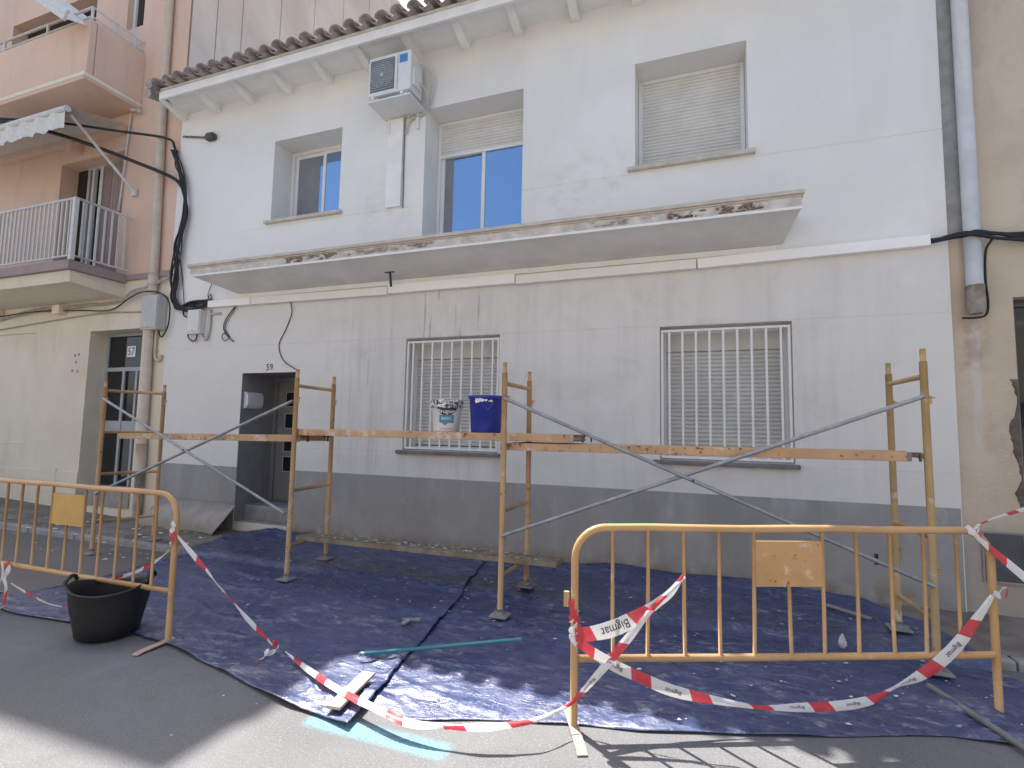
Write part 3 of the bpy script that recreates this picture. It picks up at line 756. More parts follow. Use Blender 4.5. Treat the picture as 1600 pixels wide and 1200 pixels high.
# ------------------------------------------------------------------ cream and salmon house (57)
h57 = thing('apartment_house', 'tall salmon and cream house with balconies at the left, number 57 over its door', 'house', (-10.5, FY, 0))
D57 = (-9.97, -8.66, .44, 3.13); W57 = (-13.4, -11.52, 1.15, 3.18); BD = (-11.2, -9.44, 4.05, 6.32); TW = (-9.72, -9.28, 8.6, 10.0); BD2 = (-13.2, -10.6, 7.2, 9.6)
bm = B(); wall_mesh(bm, -22, -8.113, -.05, 3.94, FY+.002, [D57, W57], .32, ()); obj('ground_floor_wall', bm, m_cream, h57)
bm = B(); wall_mesh(bm, -22, -8.113, 3.94, 13.62, FY+.002, [BD, TW, BD2], .30, ())
quad(bm, (-22, FY+.002, 13.62), (-8.113, FY+.002, 13.62), (-8.113, FY+.5, 13.62), (-22, FY+.5, 13.62)); quad(bm, (-22, FY+.5, 13.62), (-8.113, FY+.5, 13.62), (-8.113, FY+.5, 13.7), (-22, FY+.5, 13.7))
quad(bm, (-22, FY+.5, 13.7), (-8.113, FY+.5, 13.7), (-8.113, 17, 13.7), (-22, 17, 13.7))
obj('upper_wall', bm, m_pink, h57)
party = None
pts = [FY+.03, FY+.5, 6.92, 7.82, 8.76, 9.7, 10.68, 11.66, 12.62, 13.6, 14.6, 15.6, 16.6]
for i, (a, b) in enumerate(zip(pts, pts[1:])):
    bm = B(); box(bm, -8.19, -8.115, a+.009, b-.009, 0, 13.74 if i else 13.60, .004)
    obj('wall_panel', bm, m_party, h57)
bm = B(); quad(bm, (-8.17, FY+.51, 0), (-8.17, 17, 0), (-8.17, 17, 13.59), (-8.17, FY+.51, 13.59)); quad(bm, (-8.17, FY+.01, 0), (-8.17, FY+.51, 0), (-8.17, FY+.51, 13.59), (-8.17, FY+.01, 13.59)); obj('party_wall', bm, m_crack, h57)
bm = B(); box(bm, -22, -8.10, FY-.03, FY+.0, 3.955, 4.05, .005); obj('floor_band', bm, m_purp, h57)
bm = B(); tube(bm, [(-8.12+.02*math.sin(k), FY+.9+k*.5, 10.5+k*.32-.35*math.sin(k*math.pi/6)) for k in range(7)], .012, 6); obj('stay_wire', bm, m_cablegrey, h57)
# door 57
x0, x1, z0, z1 = D57; yd = FY+.28
bm = frame_bm(x0+.003, x1-.003, z0+.003, z1-.004, yd, yd+.06, .05); d57 = obj('entrance_door', bm, m_doorframe, h57)
bm = B(); box(bm, x0+.05, x1-.05, yd+.004, yd+.05, 2.46, 2.53, .004); box(bm, x0+.05, x1-.05, yd+.004, yd+.05, 1.42, 1.60, .004)
for xx in (x0+.50, x0+.82): box(bm, xx-.025, xx+.025, yd+.001, yd+.05, z0+.05, 2.458, .004)
box(bm, x0+.48, x0+.535, yd-.008, yd+.02, z0+.05, 2.458, .004)
obj('door_rails', bm, m_doorframe, d57)
bm = B(); quad(bm, (x0+.05, yd+.03, z0+.05), (x1-.05, yd+.03, z0+.05), (x1-.05, yd+.03, z1-.05), (x0+.05, yd+.03, z1-.05)); obj('pane', bm, m_glassd, d57)
bm = B(); quad(bm, (-9.46, yd+.024, 2.71), (-9.25, yd+.024, 2.71), (-9.25, yd+.024, 2.90), (-9.46, yd+.024, 2.90))
pl = obj('number_plate', bm, m_whitep, d57)
bm = B(); text_on(bm, '57', .19, lambda u, v: Vector((-9.355+u*.92, yd+.021, 2.80+v))); obj('house_number', bm, m_blackp, pl)
bm = B(); box(bm, x0+.001, x1-.001, FY-.02, FY+.33, .20, .445, .01); obj('door_step', bm, m_cement, h57)
bm = B(); box(bm, -22, D57[0]-.001, FY-.012, FY+.02, -.02, .72, .004); obj('plinth', bm, m_cream, h57)
bm = B(); box(bm, -10.95, -10.53, FY-.018, FY-.010, .35, .76, .004); obj('meter_cover', bm, m_cream, h57)
# blank window at the left edge
x0, x1, z0, z1 = W57
bm = B(); box(bm, x0+.002, x1-.002, FY+.035, FY+.2, z0+.002, z1-.002); obj('blocked_window', bm, m_cream, h57)
# lower balcony
byl, bxr = 5.02, -9.14
bm = B(); box(bm, -15, bxr, byl, FY, 3.915, 4.06, .008); bal = obj('balcony_slab', bm, m_purp, h57)
bm = B(); 
A = [(-15, byl+.06, 3.913), (bxr-.06, byl+.06, 3.913), (bxr-.06, FY, 3.913), (-15, FY, 3.913)]; C = [(-15, byl+.09, 3.74), (bxr-.09, byl+.09, 3.74), (bxr-.02, FY, 3.66), (-15, FY, 3.66)]
A = [bm.verts.new(p) for p in A]; C = [bm.verts.new(p) for p in C]
bm.faces.new(A); bm.faces.new(C[::-1])
for i in range(4): bm.faces.new((A[i], A[(i+1) % 4], C[(i+1) % 4], C[i]))
obj('slab_soffit', bm, m_cream, bal)
bm = B()
for z, r_ in ((5.04, .022), (4.13, .016)):
    tube(bm, [(-15, byl+.03, z), (bxr, byl+.03, z)], r_, 7); tube(bm, [(bxr, byl+.03, z), (bxr, FY, z)], r_, 7)
rl = obj('railing', bm, m_rail, h57)
bb = B(); box(bb, -.011, .011, -.011, .011, 4.13, 5.03); me = bpy.data.meshes.new('baluster'); bb.to_mesh(me); bb.free(); me.materials.append(m_rail)
bb = B(); box(bb, -.03, .03, -.03, .03, 4.06, 5.04); mp_ = bpy.data.meshes.new('post'); bb.to_mesh(mp_); bb.free(); mp_.materials.append(m_rail)
piece('post', mp_, (bxr, byl+.03, 0), rl)
for k in range(1, 28): piece('baluster', me, (bxr-k*.108, byl+.03, 0), rl)
for k in range(1, 8): piece('baluster', me, (bxr, byl+.03+k*.108, 0), rl)
# balcony door: dark recess, frames and striped curtain
x0, x1, z0, z1 = BD
bm = frame_bm(x0+.4, x1-.003, z0, z1-.003, FY+.22, FY+.28, .06, False); bd = obj('balcony_door', bm, m_doorframe, h57)
bm = B(); quad(bm, (x0-.1, FY+.29, z0), (x1+.1, FY+.29, z0), (x1+.1, FY+.29, z1), (x0-.1, FY+.29, z1)); obj('pane', bm, m_glassd, bd)
bm = B(); box(bm, x0+.78, x0+.86, FY+.20, FY+.27, z0, z1-.06); box(bm, x0+.55, x0+.60, FY+.21, FY+.27, z0, z1-.06); obj('sash', bm, m_rail, bd)
bm = B(); n = 40; pr = None
for i in range(n+1):
    x = x0+.95+(x1-x0-1.0)*i/n; y = FY+.17+.03*math.sin(i*1.3)+.015*math.sin(i*2.9)
    cur = (bm.verts.new((x, y, z0+.02)), bm.verts.new((x+.02*math.sin(i), y+.02, z1-.06)))
    if pr: bm.faces.new((pr[0], cur[0], cur[1], pr[1])).smooth = True
    pr = cur
obj('curtain', bm, m_curtp, bd)
# upper balcony: solid parapet with rails
uy, ux = 5.0, -9.14
bm = B()
box(bm, -15, ux, uy, FY, 6.98, 7.10, .02); box(bm, -15, ux, uy+.02, uy+.12, 7.10, 8.0, .01); box(bm, ux-.12, ux-.002, uy+.13, FY, 7.10, 8.0, .01)
ub = obj('balcony_parapet', bm, m_pink, h57)
bm = B(); box(bm, -15, ux+.02, uy-.02, FY, 7.02, 7.09, .02); obj('slab_edge', bm, m_cream, ub)
bm = B()
for z in (8.08, 8.24):
    tube(bm, [(-15, uy+.07, z), (ux-.06, uy+.07, z), (ux-.06, FY, z)], .02, 7)
for p in ((ux-.06, uy+.4), (ux-.06, uy+.75), (ux-.06, uy+.07), (ux-1.2, uy+.07), (ux-2.4, uy+.07)): box(bm, p[0]-.015, p[0]+.015, p[1]-.015, p[1]+.015, 8.0, 8.24)
obj('handrail', bm, m_rail, ub)
bm = frame_bm(TW[0]+.003, TW[1]-.003, TW[2]+.003, TW[3]-.003, FY+.1, FY+.16, .05); wn = obj('window', bm, m_alu, h57)
bm = B(); quad(bm, (TW[0], FY+.14, TW[2]), (TW[1], FY+.14, TW[2]), (TW[1], FY+.14, TW[3]), (TW[0], FY+.14, TW[3])); obj('pane', bm, m_glassd, wn)
bm = B(); quad(bm, (BD2[0], FY+.25, BD2[2]), (BD2[1], FY+.25, BD2[2]), (BD2[1], FY+.25, BD2[3]), (BD2[0], FY+.25, BD2[3])); obj('balcony_door', bm, m_glassd, h57)
bm = B(); box(bm, -14, -9.45, FY-.12, FY+.0, 6.60, 6.76, .01); box(bm, -10.75, -10.62, FY-.2, FY, 6.42, 6.62, .01); obj('lintel_beam', bm, m_pink, h57)
bm = B(); tube(bm, [(-9.35, FY-.03, 6.95), (-9.39, FY-.03, 6.3), (-9.43, FY-.03, 5.6), (-9.45, FY-.04, 5.2)], .016, 6); obj('thin_conduit', bm, m_rail, h57)
bm = B(); tube(bm, [(-9.30, FY-.06, 6.99), (-9.05, FY-.10, 6.90)], .035, 8); obj('overflow_spout', bm, m_rail, h57)
bm = B(); tube(bm, [(-8.57, FY-.07, 10.6), (-8.52, FY-.07, 7), (-8.40, FY-.07, 4.0), (-8.37, FY-.07, .98)], .066, 12); tube(bm, [(-8.40, FY-.07, 4.0), (-8.40, FY-.07, 3.8)], .08, 12); tube(bm, [(-8.37, FY-.07, 1.25), (-8.37, FY-.07, .80)], .076, 12)
obj('downpipe', bm, m_pipeb, h57)
bm = B(); tube(bm, [(-8.37, FY-.07, .80), (-8.37, FY-.07, .1)], .062, 12); obj('downpipe_shoe', bm, m_pipecap, h57)
bm = B(); tube(bm, smooth_path([(-8.30, FY-.03, 3.08), (-8.30, FY-.03, 2.72), (-8.27, FY-.03, 2.60), (-8.18, FY-.03, 2.58), (-8.15, FY-.03, 2.66)], 6), .022, 7); box(bm, -8.34, -8.26, FY-.03, FY, 2.95, 2.97); box(bm, -8.34, -8.26, FY-.03, FY, 2.72, 2.74); obj('pipe_stub', bm, m_pipeb, h57)
for xx, zz in ((-12.6, 3.62), (-10.74, 3.55)):
    bm = B(); box(bm, xx-.1, xx+.1, FY-.14, FY+.0, zz-.09, zz+.07, .02); obj('stone_bracket', bm, m_cream, h57)
bm = B()
for (px, pz) in ((-10.32, 2.72), (-10.22, 2.73), (-10.28, 2.60), (-10.36, 2.45), (-10.22, 2.44)): box(bm, px-.018, px+.014, FY-.004, FY+.01, pz-.02, pz+.03)
obj('chipped_render', bm, m_purp, h57)
# awnings
aw = thing('awning', 'folded white awning with scalloped valance under the upper balcony of the salmon house', 'awning', (-10.4, 4.9, 6.3))
bm = B(); tube(bm, [(-13.5, 4.92, 6.46), (-9.32, 4.92, 6.46)], .05, 8); obj('front_bar', bm, m_rail, aw)
bm = B(); n = 60; pr = None
for i in range(n+1):
    x = -13.4+4.05*i/n; y = 4.90+.02*math.sin(i*1.1)
    zl = 6.14+.035*abs(math.sin(i*math.pi/4)); cur = (bm.verts.new((x, y, 6.45)), bm.verts.new((x, y+.01, zl)))
    if pr: bm.faces.new((pr[0], cur[0], cur[1], pr[1]))
    pr = cur
quad(bm, (-13.4, 4.93, 6.50), (-9.35, 4.93, 6.50), (-9.35, FY-.1, 6.72), (-13.4, FY-.1, 6.72))
obj('valance', bm, m_awn, aw)
bm = B(); tube(bm, [(-9.25, 4.93, 6.34), (-9.10, FY-.03, 5.50)], .024, 7); box(bm, -9.16, -9.04, FY-.05, FY-.001, 5.42, 5.54, .01); obj('arm', bm, m_rail, aw)
aw = thing('awning', 'white awning arm folded out over the top left balcony', 'awning', (-9.6, 4.6, 8.2))
bm = B()
for dx in (0, .1): box(bm, -.05+dx*.9, .03+dx*.9, -.02, .02, 0, 1.9)
mt = Matrix.Translation((-9.02, 4.62, 7.66)) @ Matrix.Rotation(R(-55), 4, 'Y')
bmesh.ops.transform(bm, matrix=mt, verts=bm.verts); obj('arm', bm, m_rail, aw)
bm = B(); quad(bm, (-9.2, 4.66, 7.74), (-10.7, 4.66, 8.75), (-10.7, 5.3, 9.1), (-9.2, 5.3, 8.0)); obj('cloth', bm, m_awn, aw)

# ------------------------------------------------------------------ beige house at the right
h61 = thing('beige_house', 'house with rough beige render and a dark window at the right edge', 'house', (4, FY, 0))
W61 = (2.615, 3.6, 1.27, 2.87)
bm = B(); wall_mesh(bm, XR+.002, 14, -.05, 8.5, FY+.03, [W61], .3, ()); quad(bm, (XR+.002, FY+.03, -.05), (XR+.002, FY+6, -.05), (XR+.002, FY+6, 8.5), (XR+.002, FY+.03, 8.5)); obj('wall', bm, m_beige, h61)
bm = frame_bm(W61[0]+.003, W61[1]-.003, W61[2]+.003, W61[3]-.003, FY+.16, FY+.22, .06); wn = obj('window', bm, m_hatch, h61)
bm = B(); quad(bm, (W61[0], FY+.2, W61[2]), (W61[1], FY+.2, W61[2]), (W61[1], FY+.2, W61[3]), (W61[0], FY+.2, W61[3])); obj('pane', bm, m_glassd, wn)
bm = B(); box(bm, XR+.004, 2.27, FY+.012, FY+.05, 3.47, 8.4, .003); obj('gap_shade_strip', bm, m_cement, h61)  # grey strip: shade of the gap beside the downpipe, put into colour
bm = B(); tube(bm, [(2.315, FY-.045, 8.4), (2.315, FY-.045, 2.98)], .064, 14); obj('downpipe', bm, m_pipeg, h61)
bm = B(); tube(bm, [(2.315, FY-.045, 2.98), (2.315, FY-.045, 2.80), (2.315, FY-.045, 2.72)], [.072, .07, .05], 14); obj('downpipe_shoe', bm, m_pipecap, h61)
bm = frame_bm(2.285, 2.60, .33, .775, FY+.012, FY+.034, .018); ht = obj('basement_hatch', bm, m_cement, h61)
bm = B(); box(bm, 2.303, 2.582, FY+.022, FY+.033, .348, .757, .003); obj('hatch_panel', bm, m_hatch, ht)
bm = B(); prv = None
for k in range(91):
    zc = 1.0+k*.0125
    wd = .012+.05*max(0, noise.fractal(Vector((zc*4, 1, 2)), .8, 2.2, 5)+.25)+.03*sstep(1.25, 1.45, zc)*(1-sstep(1.75, 1.95, zc)); xo = 2.613-wd
    cur = [bm.verts.new((xo, FY+.031, zc)), bm.verts.new((xo+.006, FY+.020+.006*noise.noise(Vector((zc*30, 0, 0))), zc)), bm.verts.new((2.612, FY+.026, zc)), bm.verts.new((2.612, FY+.06, zc))]
    if prv:
        for q in range(3): bm.faces.new((prv[q], prv[q+1], cur[q+1], cur[q]))
    prv = cur
obj('broken_render_edge', bm, m_crack, h61)

# ------------------------------------------------------------------ plain house added out of view behind the camera to bounce sunlight
m_opp = mk_cream('pale_street_render', (.60, .54, .45), (.68, .62, .53), (.52, .46, .38))
oh = thing('added_bounce_house', 'plain cream house added unseen across the road to bounce sunlight onto the white house', 'house', (-2, -4.2, 0))
bm = B(); ops = [(-a-1.1, -a, z0_, z1_) for a in (-9, -5, -1, 3, 7, 11) for z0_, z1_ in ((1.1, 2.5), (4.4, 5.8))]
wall_mesh(bm, -14, 10, -.05, 7.4, 0, ops, .25); bmesh.ops.rotate(bm, verts=bm.verts, cent=(-2, 0, 0), matrix=Matrix.Rotation(math.pi, 3, 'Z')); bmesh.ops.translate(bm, verts=bm.verts, vec=(0, -4.2, 0))
quad(bm, (-14, -4.2, 7.4), (10, -4.2, 7.4), (10, -12, 8.6), (-14, -12, 8.6)); obj('wall', bm, m_opp, oh)
for (a, b, z0_, z1_) in ops:
    bm = frame_bm(-4-b+.003, -4-a-.003, z0_+.003, z1_-.003, -4.44, -4.38, .06); wn = obj('window', bm, m_alu, oh)
    bm = B(); box(bm, -4-b+.06, -4-a-.06, -4.43, -4.40, z0_+.06, z1_-.06); obj('shutter', bm, m_slatg, wn)

# ------------------------------------------------------------------ tarpaulins
def crease(v, w): return max(0., 1-abs(v)*w)**1.6
def wr(x, y):
    # long creases left by the folding, crossed by finer crinkles
    k1 = crease(noise.noise(Vector((x*.9+y*.5, y*2.0, .3))), 7)
    k2 = crease(noise.noise(Vector((x*2.2-y*.8+4, y*4.2+x*.6, 1.7))), 6)
    k3 = crease(noise.noise(Vector((x*4.5+y*1.5, y*9-x*1.2, 4.1))), 4.5)
    k4 = 1-abs(noise.noise(Vector((x*9-y*3, y*17+x*2, 7.3)))*2.)
    m = .35+.9*max(0, noise.noise(Vector((x*.8+2, y*1.1, 9)))+.25)
    return .012*k1+(.013*k2+.009*k3+.004*max(k4, 0)**2)*m+.006*noise.noise(Vector((x*2.5, y*3.2, 2)))+.006
def tarp_z(x, y):
    z = ground_z(x, y)+.006+wr(x, y)
    if y > 5.45: z += .09*sstep(5.45, 5.9, y)*(.7+.5*noise.noise(Vector((x*1.7, 3, 0))))
    fold = 0
    # heaps along the road edge
    ed = sstep(3.35, 2.85, y-.33*(x+.4)) if x > -.5 else sstep(3.15, 2.6, y)
    fold += ed*.035*max(0, noise.noise(Vector((x*2.2+5, y*5.5-x*1.2, 6.))))
    fold += .10*max(0, 1-abs(math.hypot((x-1.45)/.5, (y-3.95)/.35)))*(.6+.6*noise.noise(Vector((x*6, y*6, 1))))
    return z+fold
def interp(pts, t):
    d = [0]
    for a, b in zip(pts, pts[1:]): d.append(d[-1]+math.dist(a, b))
    s = t*d[-1]
    for i in range(len(pts)-1):
        if s <= d[i+1]+1e-9:
            k = (s-d[i])/max(1e-9, d[i+1]-d[i]); return (pts[i][0]+(pts[i+1][0]-pts[i][0])*k, pts[i][1]+(pts[i+1][1]-pts[i][1])*k)
    return pts[-1]
def tarp(name, label, front, back, nu, nv, dz=0., curl=None):
    bm = B(); rows = []
    for j in range(nv+1):
        v_ = j/nv; row = []
        for i in range(nu+1):
            u = i/nu; f, b = interp(front, u), interp(back, u)
            x, y = f[0]+(b[0]-f[0])*v_, f[1]+(b[1]-f[1])*v_
            x += .012*noise.noise(Vector((x*3, y*3, 9))); y += .02*noise.noise(Vector((x*2.3, y*2.3, 4)))
            z = tarp_z(x, y)+dz
            z -= (1-sstep(0., .05, v_))*wr(x, y)*.8
            if curl: z += curl(u, v_, x, y)
            row.append(bm.verts.new((x, min(y, FY-.02), z)))
        rows.append(row)
    for j in range(nv):
        for i in range(nu): bm.faces.new((rows[j][i], rows[j][i+1], rows[j+1][i+1], rows[j+1][i])).smooth = True
    o = obj(name, bm, m_tarp); m = o.modifiers.new('thick', 'SOLIDIFY'); m.thickness = .003; m.offset = -1
    tag(o, label, 'tarpaulin', 'navy tarpaulins spread under the scaffold'); return o
tarp('tarpaulin', 'navy tarpaulin under the left scaffold bay, its edge lapping over the other sheet',
     [(-5.95, 2.82), (-5.4, 2.78), (-4.75, 2.82), (-4.06, 2.88), (-3.62, 2.81), (-3.33, 2.76), (-2.57, 2.58), (-2.22, 2.50), (-1.78, 2.44)],
     [(-5.75, 3.4), (-5.75, 3.9), (-5.82, 4.3), (-5.95, 5.0), (-6.1, 5.62), (-5.6, 5.80), (-4.6, 5.86), (-3.4, 5.86), (-2.35, 5.6)], 240, 150, .012,
     lambda u, v, x, y: .02*sstep(.96, 1., u)*(.5+noise.noise(Vector((y*3, 0, 0)))))
tarp('tarpaulin', 'navy tarpaulin spattered with white paint under the right scaffold bay',
     [(-2.2, 2.72), (-1.7, 2.63), (-1.54, 2.64), (-1.01, 2.84), (-.71, 2.92), (-.35, 3.01), (-.03, 3.12), (.62, 3.36), (1.21, 3.60), (1.95, 3.66)],
     [(-2.9, 5.87), (-2.4, 5.87), (-1.5, 5.87), (-.6, 5.87), (.3, 5.86), (1.0, 5.82), (1.35, 5.72), (1.7, 5.3), (1.85, 4.7), (2.05, 4.1)], 240, 160)
# ------------------------------------------------------------------ paint flakes and dust crumbs
bm = B(); rr = random.Random(11)
def flake(x, y, s, z):
    n = rr.randint(3, 5); a0 = rr.uniform(0, 6.28); tilt = rr.uniform(-.3, .3)
    vv = [];
    for k in range(n):
        a = a0+6.28*k/n+rr.uniform(-.3, .3); q = s*rr.uniform(.5, 1.2)
        vv.append(bm.verts.new((x+q*math.cos(a)*1.3, y+q*math.sin(a), z+q*math.cos(a)*tilt)))
    c = bm.verts.new((x, y, z+s*rr.uniform(.1, .35)))
    for k in range(n): bm.faces.new((vv[k], vv[(k+1) % n], c))
for k in range(420):
    q = rr.random()
    if q < .42: x, y = rr.gauss(-.2, 1.0), rr.gauss(4.5, .6)
    elif q < .8: x, y = rr.gauss(-3.6, .9), rr.gauss(4.5, .5)
    elif q < .9: x, y = rr.gauss(.7, .5), rr.gauss(3.9, .3)
    else: x, y = rr.uniform(-5.5, 1.6), rr.uniform(3.0, 5.6)
    if not (-5.6 < x < 1.75 and 3.05+max(0, (x+.4)*.33) < y < 5.75): continue
    flake(x, y, rr.choice((.004, .005, .006, .008, .010, .016)), tarp_z(x, y)+.016)
for k in range(160):
    x, y = rr.uniform(-10.5, -5.9), rr.uniform(4.2, 5.8); flake(x, y, rr.choice((.01, .015, .02, .035)), ground_z(x, y)+.005)
for k in range(14): x, y = rr.uniform(-3.5, 1.6), rr.uniform(2.0, 2.9); flake(x, y, .008, .004)
tag(obj('paint_flakes', bm, m_flake), kind='stuff')

# ------------------------------------------------------------------ scaffold
def scaffold_frame(label, F, Rr, top, m, rungs, rtop=None):
    t = thing('scaffold_trestle', label, 'scaffold trestle', (F[0], F[1], 0), 'scaffold frames in front of the white house')
    rtop = rtop or top-.01
    for (p, zt) in ((F, top), (Rr, rtop)):
        zb_ = tarp_z(*p)+.03 if p[0] > -6 else ground_z(*p)+.012
        bm = B(); tube(bm, [(p[0], p[1], zb_), (p[0]+.004, p[1], zt*.5), (p[0], p[1], zt-.09)], .0245, 12); tube(bm, [(p[0], p[1], zt-.09), (p[0], p[1], zt)], .019, 10)
        po = obj('post', bm, m, t)
        bm = B(); tube(bm, [(p[0], p[1], zb_+.002), (p[0], p[1], zb_+.05)], .03, 10); box(bm, p[0]-.075, p[0]+.075, p[1]-.075, p[1]+.075, zb_-.008, zb_+.004, .003); obj('base_plate', bm, m_plate, po)
        for zc in (1.86, .70):
            bm = B(); box(bm, p[0]+.018, p[0]+.04, p[1]-.008, p[1]+.008, zc-.035, zc+.025, .003); tube(bm, [(p[0]+.025, p[1]-.02, zc+.01), (p[0]+.06, p[1]+.01, zc+.012)], .005, 6); obj('clip', bm, m_deck, po)
    F_, R_ = Vector((F[0], F[1], 0)), Vector((Rr[0], Rr[1], 0))
    for zc in rungs:
        a, b = F_.lerp(R_, .03), F_.lerp(R_, .97); z0 = zc; z1 = zc
        bm = B(); tube(bm, [(a.x, a.y, z0), (b.x, b.y, z1)], .019, 10); obj('rung', bm, m, t)
    return t
f1 = scaffold_frame('pinkish scaffold frame farthest left, standing before door 57', (-6.94, 4.33), (-6.76, 4.95), 2.10, m_scaf, (1.97, 1.46, .95, .38))
f2 = scaffold_frame('orange scaffold frame beside door 59', (-3.98, 4.33), (-4.04, 4.98), 2.17, m_scaf, (2.0, 1.475, .925, .37))
f3 = scaffold_frame('orange scaffold frame by the blue bucket at the right end of the middle deck', (-1.63, 4.23), (-1.62, 4.88), 2.17, m_scaf, (1.99, 1.455, .90, .36))
f4 = scaffold_frame('ochre scaffold frame at the far right end behind the yellow barrier', (1.436, 4.43), (1.40, 5.05), 2.215, m_scafy, (2.02, 1.465, .92, .36), 2.19)
def brace(label, A1, B1, A2, B2):
    c = (Vector(A1)+Vector(B1))/2
    t = thing('cross_brace', label, 'cross brace', c, 'galvanised cross braces')
    for k, (a, b) in enumerate(((A1, B1), (A2, B2))):
        a, b = Vector(a), Vector(b); d = (b-a).normalized(); off = Vector((0, .012*(1 if k else -1), 0))
        bm = B(); tube(bm, [a+off, a+d*.08+off, a+d*.14+off, b-d*.14+off, b-d*.08+off, b+off], [.015, .016, .0155, .0155, .016, .015], 9); obj('brace_tube', bm, m_galv, t)
    bm = B(); tube(bm, [c+Vector((0, -.035, 0)), c+Vector((0, .03, 0))], .011, 8); obj('pivot_bolt', bm, m_galvd, t)
brace('grey steel cross brace in front of door 59 between the two left frames', (-6.92, 4.29, 1.88), (-4.0, 4.29, .70), (-6.92, 4.29, .72), (-4.0, 4.29, 1.84))
brace('grey steel cross brace between the right two frames, crossing below the right barred window', (-1.62, 4.20, 1.86), (1.43, 4.40, .60), (-1.62, 4.20, .70), (1.43, 4.40, 1.88))
def deck(label, x0, x1, y0, y1, za, zb_, hooks=True, rusty=0):
    t = thing('scaffold_deck', label, 'scaffold deck', ((x0+x1)/2, y0, za), 'steel scaffold decks')
    def place(bm):
        for v in bm.verts:
            k = (v.co.x-x0)/(x1-x0); v.co.z += za+(zb_-za)*k
    bm = B(); box(bm, x0, x1, y0+.006, y1-.006, .052, .064, .003); place(bm); tp = obj('deck_plate', bm, m_deck, t)
    for a, b in ((y0, y0+.035), (y1-.035, y1)):
        bm = B(); box(bm, x0, x1, a, b, 0, .066, .006); place(bm); obj('side_rail', bm, m_deck, t)
    n = int((x1-x0)/.3)
    for k in range(n+1):
        xx = x0+.02+(x1-x0-.06)*k/n; bm = B(); box(bm, xx, xx+.025, y0+.036, y1-.036, .012, .050); place(bm); obj('crossbar', bm, m_deck, t)
    for xx, s in ((x0, -1), (x1, 1)):
        for yy in (y0+.05, y1-.07):
            bm = B(); box(bm, min(xx, xx+s*.07), max(xx, xx+s*.07), yy, yy+.025, .048, .062); box(bm, min(xx+s*.06, xx+s*.072), max(xx+s*.06, xx+s*.072), yy, yy+.025, .0, .048); place(bm); obj('hook', bm, m_galvd, t)
    for xx in (x0+.001, x1-.03):
        bm = B(); box(bm, xx, xx+.028, y0-.002, y0+.01, .004, .062); place(bm); obj('end_cap', bm, m_galv if not rusty else m_silld, t)
deck('long salmon painted scaffold deck of the left bay, crossing in front of door 59', -6.72, -3.96, 4.37, 4.80, 1.385, 1.42)
deck('orange scaffold deck of the middle bay carrying the two buckets', -4.02, -1.05, 4.36, 4.84, 1.488, 1.492)
deck('orange scaffold deck of the right bay with rusty right end, below the right barred window', -1.66, 1.33, 4.37, 4.80, 1.408, 1.426, rusty=1)
bm = B(); box(bm, 0, 2.86, 0, .22, 0, .045, .006)
rr = random.Random(5)
for v in bm.verts: v.co = Vector((-4.1+v.co.x, 4.56+v.co.y-.0*v.co.x, .375+v.co.z+.006*v.co.x))
pk = tag(obj('plank', bm, m_woodd), 'long mortar stained wooden plank lying low across the bottom rungs of the middle bay', 'plank')
WL[pk.name] = Vector((0, 0, 0))
bm = B()
for k in range(120): flake(rr.uniform(-4.0, -1.3), rr.uniform(4.58, 4.76), rr.choice((.008, .012, .02)), .424+.006*2)
o = obj('plaster_crumbs', bm, m_flake); tag(o, kind='stuff')

